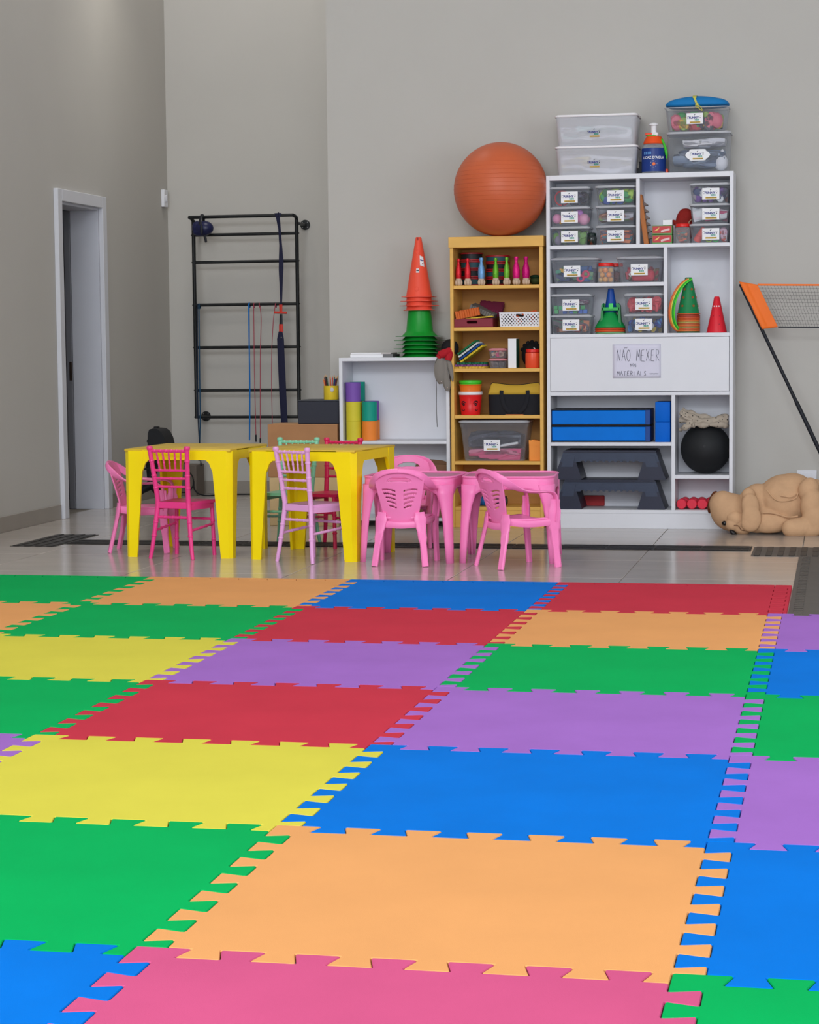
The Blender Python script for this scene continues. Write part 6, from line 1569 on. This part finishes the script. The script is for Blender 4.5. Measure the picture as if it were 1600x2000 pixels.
# padded navy head guard hung on the top bar
hg = prop('head_guard', 'navy padded guard hung over the top left of the wall bars', 'guard', P(404, 447, YW).x, YW-0.055, P(404, 447, YW).z)
NV2 = mat('navy_vinyl', (30, 34, 72), 0.35)
b = B(); b.sph((0.01, -0.03, 0.0), (0.068, 0.05, 0.054), 22, 14); b.sph((-0.055, -0.01, 0.006), (0.04, 0.04, 0.05), 16, 10); b.sph((-0.02, -0.02, -0.03), (0.07, 0.04, 0.03), 16, 10); c = b.done('padding', NV2, hg); md = c.modifiers.new('remesh', 'REMESH'); md.mode = 'VOXEL'; md.voxel_size = 0.006; md.use_smooth_shade = True
b = B(); b.sweep([(-0.012, -0.07, 0.02), (-0.014, -0.06, 0.06), (-0.014, -0.015, 0.105), (-0.014, 0.02, 0.085), (-0.014, 0.03, 0.03)], 0.022, 0.004, (1, 0, 0)); b.done('strap', BLKE, hg)
b = B(); b.tube([(0.008, -0.03, -0.045), (0.02, -0.034, -0.105)], [0.012, 0.009], 8); b.done('strap_end', BLKE, hg)
b = B(); b.sph((0.0, -0.08, -0.012), (0.012, 0.005, 0.04), 10, 8); b.done('groove', BLKE, hg)

# ------------------------------------------------------------------ far corner: swivel chair, small carton, cable
Yc = 4.62
def cz(px, py): return P(px, py, Yc)
o = prop('swivel_chair', 'black swivel chair in the far left corner, mostly behind the yellow table', 'chair', P(300, 900, Yc).x, Yc, 0.0)
ox = P(300, 900, Yc).x
def ol(px, py, dy=0.0): v = cz(px, py); return (v.x-ox, dy, v.z)
BLKP = mat('black_chair_plastic', (24, 25, 29), 0.55)
poly = [(297, 868), (297.5, 845), (300, 838), (306, 836), (316, 837), (324, 843), (330, 855), (334, 872), (334, 900), (297, 905)]
b = B(); b.prism([(ol(*p)[0], ol(*p)[2]) for p in poly], -0.10, 0.10, Matrix.Rotation(math.pi/2, 4, 'X')); b.done('backrest', BLKP, o, smooth=40)
b = B(); p_ = ol(306, 836); b.box((p_[0], 0, p_[2]+0.004), (0.03, 0.05, 0.014), 0.003); b.done('back_knob', BLKP, o)
b = B(); p0 = ol(293, 862); b.box((p0[0]+0.004, 0, p0[2]), (0.04, 0.06, 0.022), 0.005, rot=(0, 0.3, 0)); b.done('arm_pad', BLKP, o)
p0 = ol(290, 897); b = B(); b.box((p0[0]+0.005, 0, p0[2]), (0.17, 0.24, 0.045), 0.015, seg=3); b.done('seat', BLKP, o)
p1 = ol(297, 915); b = B(); b.tube([(p1[0], 0, p0[2]-0.02), (p1[0], 0, p1[2]), (p1[0]-0.003, 0, 0.16)], [0.05, 0.042, 0.032], 16); b.done('column', BLKP, o)
b = B(); b.tube([(p1[0], -0.03, p1[2]), (p1[0]-0.06, -0.05, p1[2]+0.0)], 0.008, 8); b.done('lever', BLKP, o)
for k in range(5):
    a = math.radians(20+72*k); d = Vector((math.cos(a), math.sin(a), 0)); c0 = Vector((p1[0]-0.003, 0, 0))
    b = B(); b.tube([c0+Vector((0, 0, 0.15)), c0+d*0.09+Vector((0, 0, 0.11)), c0+d*0.17+Vector((0, 0, 0.06))], [0.035, 0.025, 0.016], 10); lg = b.done('base_arm', BLKP, o)
    b = B(); b.cyl(c0+d*0.17+Vector((-d.y*0.012, d.x*0.012, 0.025)), c0+d*0.17+Vector((d.y*0.012, -d.x*0.012, 0.025)), 0.025, n=16); b.done('castor', BLKP, lg)
v = P(368, 940, 5.6)
o = prop('small_carton', 'small brown-grey carton on the floor below the wall bars', 'box', v.x-0.005, 5.60, 0.0)
b = B(); b.bb(-0.10, 0.10, -0.10, 0.10, 0, 0.235, 0.003); b.done('carton', colmat((110, 100, 92), 0.8, var=0.06), o)
b = B(); b.prism([(-0.10, 0.235), (-0.085, 0.262), (-0.04, 0.275), (-0.03, 0.235)], -0.05, 0.05, Matrix.Rotation(math.pi/2, 4, 'X')); b.done('flap', colmat((60, 56, 54), 0.8), o)
o = prop('power_cable', 'black power cable looped on the carton and trailing along the far wall', 'cable', v.x, 5.49, 0.0)
loop = [(0.02*math.cos(a)*1.0+0.06*math.cos(a*1.0), -0.012-0.004*math.sin(a*3), 0.115+0.085*math.sin(a)) for a in [i*math.pi/8 for i in range(17)]]
b = B(); b.tube(spline(loop, 4), 0.0042, 6); b.done('coil', BLKP, o)
b = B(); b.tube(spline([(0.08, -0.012, 0.115), (0.09, -0.02, 0.05), (0.15, 0.0, 0.008), (0.3, 0.1, 0.006), (0.6, 0.16, 0.006), (1.0, 0.2, 0.006), (1.4, 0.2, 0.006)], 6), 0.0055, 6); b.done('lead', BLKP, o)
b = B(); b.box((1.42, 0.2, 0.014), (0.05, 0.03, 0.026), 0.004); b.done('plug', BLKP, o)

# ------------------------------------------------------------------ sports net leaning by the right wall
YN = 3.12
A = P(1444, 550, YN); Bp = P(1489, 643, YN); Cc = P(1520, 639, YN); D = P(1480, 556, YN)
nt_ = thing('sports_net', 'portable sports net with orange sleeve and slanted black pole by the wall', 'net', (A.x, YN, 0))
ORF = mat('orange_nylon', (246, 118, 40), 0.6, bump=0.15, bscale=50)
def rel(v): return Vector((v.x-A.x, 0, v.z))
a_, b_, c_, d_ = rel(A), rel(Bp), rel(Cc), rel(D)
XE = 1.55        # far end of the net, beyond the frame
def sleeve(flip, name):
    def f(u, v):
        p = a_.lerp(d_, u).lerp(b_.lerp(c_, u), v)
        x = XE-p.x if flip else p.x
        e = (u-0.12)/0.3
        return (x, -0.012*max(0, 1-e*e) - 0.003*math.sin(v*9+u*4), p.z)
    b = B(); b.grid(f, 14, 22); b.done(name, ORF, nt_, solid=0.003)
sleeve(False, 'orange_sleeve'); sleeve(True, 'orange_sleeve')
def lineat(v):   # left and right ends of the net at height fraction v
    return d_.lerp(c_, v), Vector((XE-d_.lerp(c_, v).x, 0, d_.lerp(c_, v).z))
b = B()
for k in range(1, 12):
    l, r_ = lineat(k/12.0); sag = 0.010*math.sin(k)
    pts = [l.lerp(r_, i/24.0)+Vector((0, 0.002*math.sin(i+k), -0.010*math.sin(math.pi*i/24)+0.0006*math.sin(i*2.1+k))) for i in range(25)]
    b.tube(pts, 0.0006, 4, cap=False)
n = 70
for i in range(1, n):
    pts = []
    for k in range(0, 13):
        l, r_ = lineat(k/12.0); p = l.lerp(r_, i/n); p = p+Vector((0.002*math.sin(k*1.7+i), 0.002*math.sin(i*0.3+k), -0.010*math.sin(math.pi*i/n))); pts.append(p)
    b.tube(pts, 0.0006, 4, cap=False)
b.done('netting', mat('net_twine', (58, 56, 62), 0.8), nt_)
l, r_ = lineat(0.0); b = B(); b.sweep([l.lerp(r_, i/20.0)+Vector((0, 0, -0.010*math.sin(math.pi*i/20))) for i in range(21)], 0.011, 0.004, (0, 0, 1)); b.done('top_tape', ORF, nt_)
l, r_ = lineat(1.0); b = B(); b.sweep([l.lerp(r_, i/20.0)+Vector((0, 0, -0.006*math.sin(math.pi*i/20))) for i in range(21)], 0.008, 0.004, (0, 0, 1)); b.done('bottom_tape', BLKE, nt_)
E1 = rel(P(1600, 878, YN)); dirp = (E1-a_)
fz = a_+dirp*((a_.z-0.045)/(a_.z-E1.z))
for flip in (False, True):
    pts = [a_.lerp(fz, t_) for t_ in (0.01, 0.25, 0.5, 0.501, 0.78, 0.781, 1.0)]
    if flip: pts = [Vector((XE-p.x, 0.0, p.z)) for p in pts]
    b = B(); b.tube(pts, [0.0105, 0.0105, 0.0105, 0.0125, 0.0125, 0.0150, 0.0150], 12); b.done('pole', BLKE, nt_)
b = B(); b.bb(fz.x-0.06, XE-fz.x+0.06, -0.06, 0.06, 0, 0.07, 0.008); b.done('base_box', BLKE, nt_)

# ------------------------------------------------------------------ plush dog lying on the floor
YD = 2.84
PLU = mat('tan_plush', (204, 164, 128), 0.95, var=0.06, vscale=14, bump=0.35, bscale=220, spec=0.15)
PLUD = mat('brown_plush', (110, 62, 40), 0.95, bump=0.3, bscale=200, spec=0.1)
dx0 = P(1490, 1000, YD).x
pd = prop('plush_dog', 'large tan plush dog lying on the floor against the bookcase', 'plush toy', dx0, YD, 0.0)
def dl(px, py, dy=0.0): v = P(px, py, YD); return (v.x-dx0, dy, v.z)
S_ = 4086/12.75   # pixels per metre at the dog
def plush(name, items, m=PLU, vox=0.007, smooth=6):
    b = B()
    for (px, py, dy, rx_, ry_, rz_, rot) in items:
        b.sph(dl(px, py, dy), (rx_/S_, ry_, rz_/S_), 20, 14, rot=(0, math.radians(rot), 0))
    c = b.done(name, m, pd); md = c.modifiers.new('remesh', 'REMESH'); md.mode = 'VOXEL'; md.voxel_size = vox; md.use_smooth_shade = True
    md = c.modifiers.new('smooth', 'SMOOTH'); md.iterations = smooth; md.factor = 0.6
    return c
plush('body', [(1428, 1000, 0.0, 40, 0.115, 36, 25), (1412, 985, 0.0, 26, 0.09, 26, 20), (1448, 1018, -0.03, 30, 0.10, 22, 10), (1440, 1026, -0.05, 22, 0.06, 16, 15),
               (1480, 990, 0.03, 34, 0.11, 44, 0), (1535, 980, 0.03, 55, 0.15, 52, 8), (1550, 962, 0.04, 42, 0.13, 36, 12), (1510, 1012, 0.0, 60, 0.12, 28, 0), (1585, 985, 0.04, 36, 0.13, 48, 10), (1470, 975, 0.03, 24, 0.09, 24, 0)])
plush('ear', [(1464, 965, -0.10, 13, 0.035, 14, 0), (1468, 985, -0.135, 17, 0.032, 24, -6), (1470, 1008, -0.15, 19, 0.030, 24, -4), (1468, 1018, -0.15, 18, 0.028, 16, 0)], vox=0.005)
plush('hind_leg', [(1580, 955, -0.08, 20, 0.06, 24, 20), (1587, 985, -0.12, 22, 0.06, 34, 0), (1590, 1012, -0.14, 22, 0.06, 28, 0), (1560, 1026, -0.16, 30, 0.055, 19, -6), (1546, 1027, -0.165, 17, 0.05, 17, 0), (1580, 1030, -0.15, 26, 0.05, 16, 0)])
plush('fore_leg', [(1505, 1018, -0.10, 40, 0.05, 20, -3), (1480, 1020, -0.09, 24, 0.045, 18, 0)])
b = B()
for pts, rad in (([(1499, 955, -0.085), (1520, 975, -0.118), (1552, 972, -0.122), (1560, 960, -0.11)], 0.004), ([(1492, 997, -0.13), (1515, 999, -0.137), (1540, 1006, -0.14), (1560, 1004, -0.15)], 0.005), ([(1525, 965, -0.118), (1545, 968, -0.122), (1556, 962, -0.118)], 0.004)):
    b.tube(spline([dl(*p) for p in pts], 6), rad, 6)
b.done('seam_folds', PLU, pd)
plush('muzzle', [(1432, 1022, -0.085, 15, 0.05, 13, 30), (1450, 1030, -0.075, 18, 0.05, 12, 10), (1440, 1010, -0.095, 20, 0.04, 14, 20)], vox=0.005)
b = B(); b.sph(dl(1417, 1019, -0.108), (0.0145, 0.010, 0.0135), 14, 10); ey = b.done('eye', colmat((24, 20, 18), 0.12), pd)
b = B(); b.tube([Vector(dl(1417, 1019, -0.110))+Vector((0.0155*math.cos(a), 0.003, 0.0145*math.sin(a))) for a in [i*math.pi/10 for i in range(20)]], 0.002, 6, closed=True); b.done('eye_rim', colmat((150, 120, 92), 0.6), ey)
b = B(); b.sph(dl(1434, 1037, -0.118), (0.026, 0.014, 0.014), 14, 10, rot=(0, 0.7, 0)); b.done('nose', colmat((26, 22, 22), 0.35), pd)
b = B(); b.tube(spline([dl(1436, 1022, -0.140), dl(1444, 1023, -0.135), dl(1450, 1031, -0.13), dl(1456, 1033, -0.12)], 5), 0.002, 6); b.done('mouth_stitch', colmat((110, 78, 56), 0.8), pd)
plush('far_ear', [(1389, 985, 0.06, 7, 0.05, 20, 12), (1394, 972, 0.06, 7, 0.05, 12, 20)], PLUD, 0.005)

# ------------------------------------------------------------------ unseen fill panels added at the ceiling to brighten the room from above
LAMPM = bpy.data.materials.new('lamp_diffuser'); LAMPM.use_nodes = True
_b = LAMPM.node_tree.nodes['Principled BSDF']; _b.inputs['Emission Color'].default_value = (1.0, 0.97, 0.93, 1); _b.inputs['Emission Strength'].default_value = 3.0
def fill_panel(x, y, lab, watts, size=0.9):
    o = prop('fill_panel', lab, 'added fill light', x, y, CEIL, 'added ceiling fill panels')
    b = B(); b.bb(-size/2-0.02, size/2+0.02, -size/2-0.02, size/2+0.02, -0.03, -0.0005, 0.003); b.done('frame', TRIMW, o)
    b = B(); b.bb(-size/2, size/2, -size/2, size/2, -0.033, -0.0305); b.done('diffuser', LAMPM, o)
    l = area('fill_panel_light', (x, y, CEIL-0.05), (0, 0, 0), size, size, watts, (1.0, 0.975, 0.94))
for k, (x, y, nm, f) in enumerate(((0.6, -4.0, 'over the near mats on the left', 0.25), (4.2, -4.0, 'over the near mats on the right', 0.2), (2.4, -8.5, 'above the photographer', 0.2), (0.1, -1.6, 'above the far mats on the left', 0.6), (-0.75, 3.9, 'in the recess in front of the wall bars', 1.0))):
    fill_panel(x, y, 'added square white fill panel %s' % nm, FILL_PANEL_W*f)
o = prop('wall_lamp', 'small wall lamp above the picture on the left wall past the doorway', 'wall lamp', XL, 4.38, 4.42)
b = B(); b.bb(0.0, 0.02, -0.05, 0.05, -0.06, 0.06, 0.003); b.done('back_plate', TRIMW, o)
b = B(); b.lathe([(0.05, -0.07), (0.055, -0.06), (0.055, 0.07), (0.05, 0.075), (0, 0.075)], 24, (0.50, 0, 0)); b.done('shade', TRIMW, o)
b = B(); b.tube([(0.02, 0, 0), (0.45, 0, 0)], 0.012, 10); b.done('arm', TRIMW, o)
b = B(); b.lathe([(0.045, -0.06), (0, -0.06)], 24, (0.50, 0, 0)); b.done('lens', LAMPM, o)
l = bpy.data.lights.new('wall_lamp_beam', 'SPOT'); l.energy = DOWN_W; l.spot_size = math.radians(104); l.spot_blend = 1.0; l.shadow_soft_size = 0.08; l.color = (1.0, 0.95, 0.84)
lo = bpy.data.objects.new('wall_lamp_beam', l); COL.objects.link(lo); lo.location = (XL+0.50, 4.38, 4.34); lo.rotation_euler = (0, 0, 0)
# socket plate low on the wall behind the plush dog
o = prop('wall_outlet', 'white socket plate on the wall just above the plush dog', 'socket', 3.06, YNEAR-0.005, 0.30)
b = B(); b.box((0, 0, 0), (0.12, 0.010, 0.08), 0.003); b.done('plate', WHITEB, o)
b = B(); b.box((0, -0.006, 0), (0.05, 0.004, 0.045), 0.001); b.done('insert', WHITEB, o)
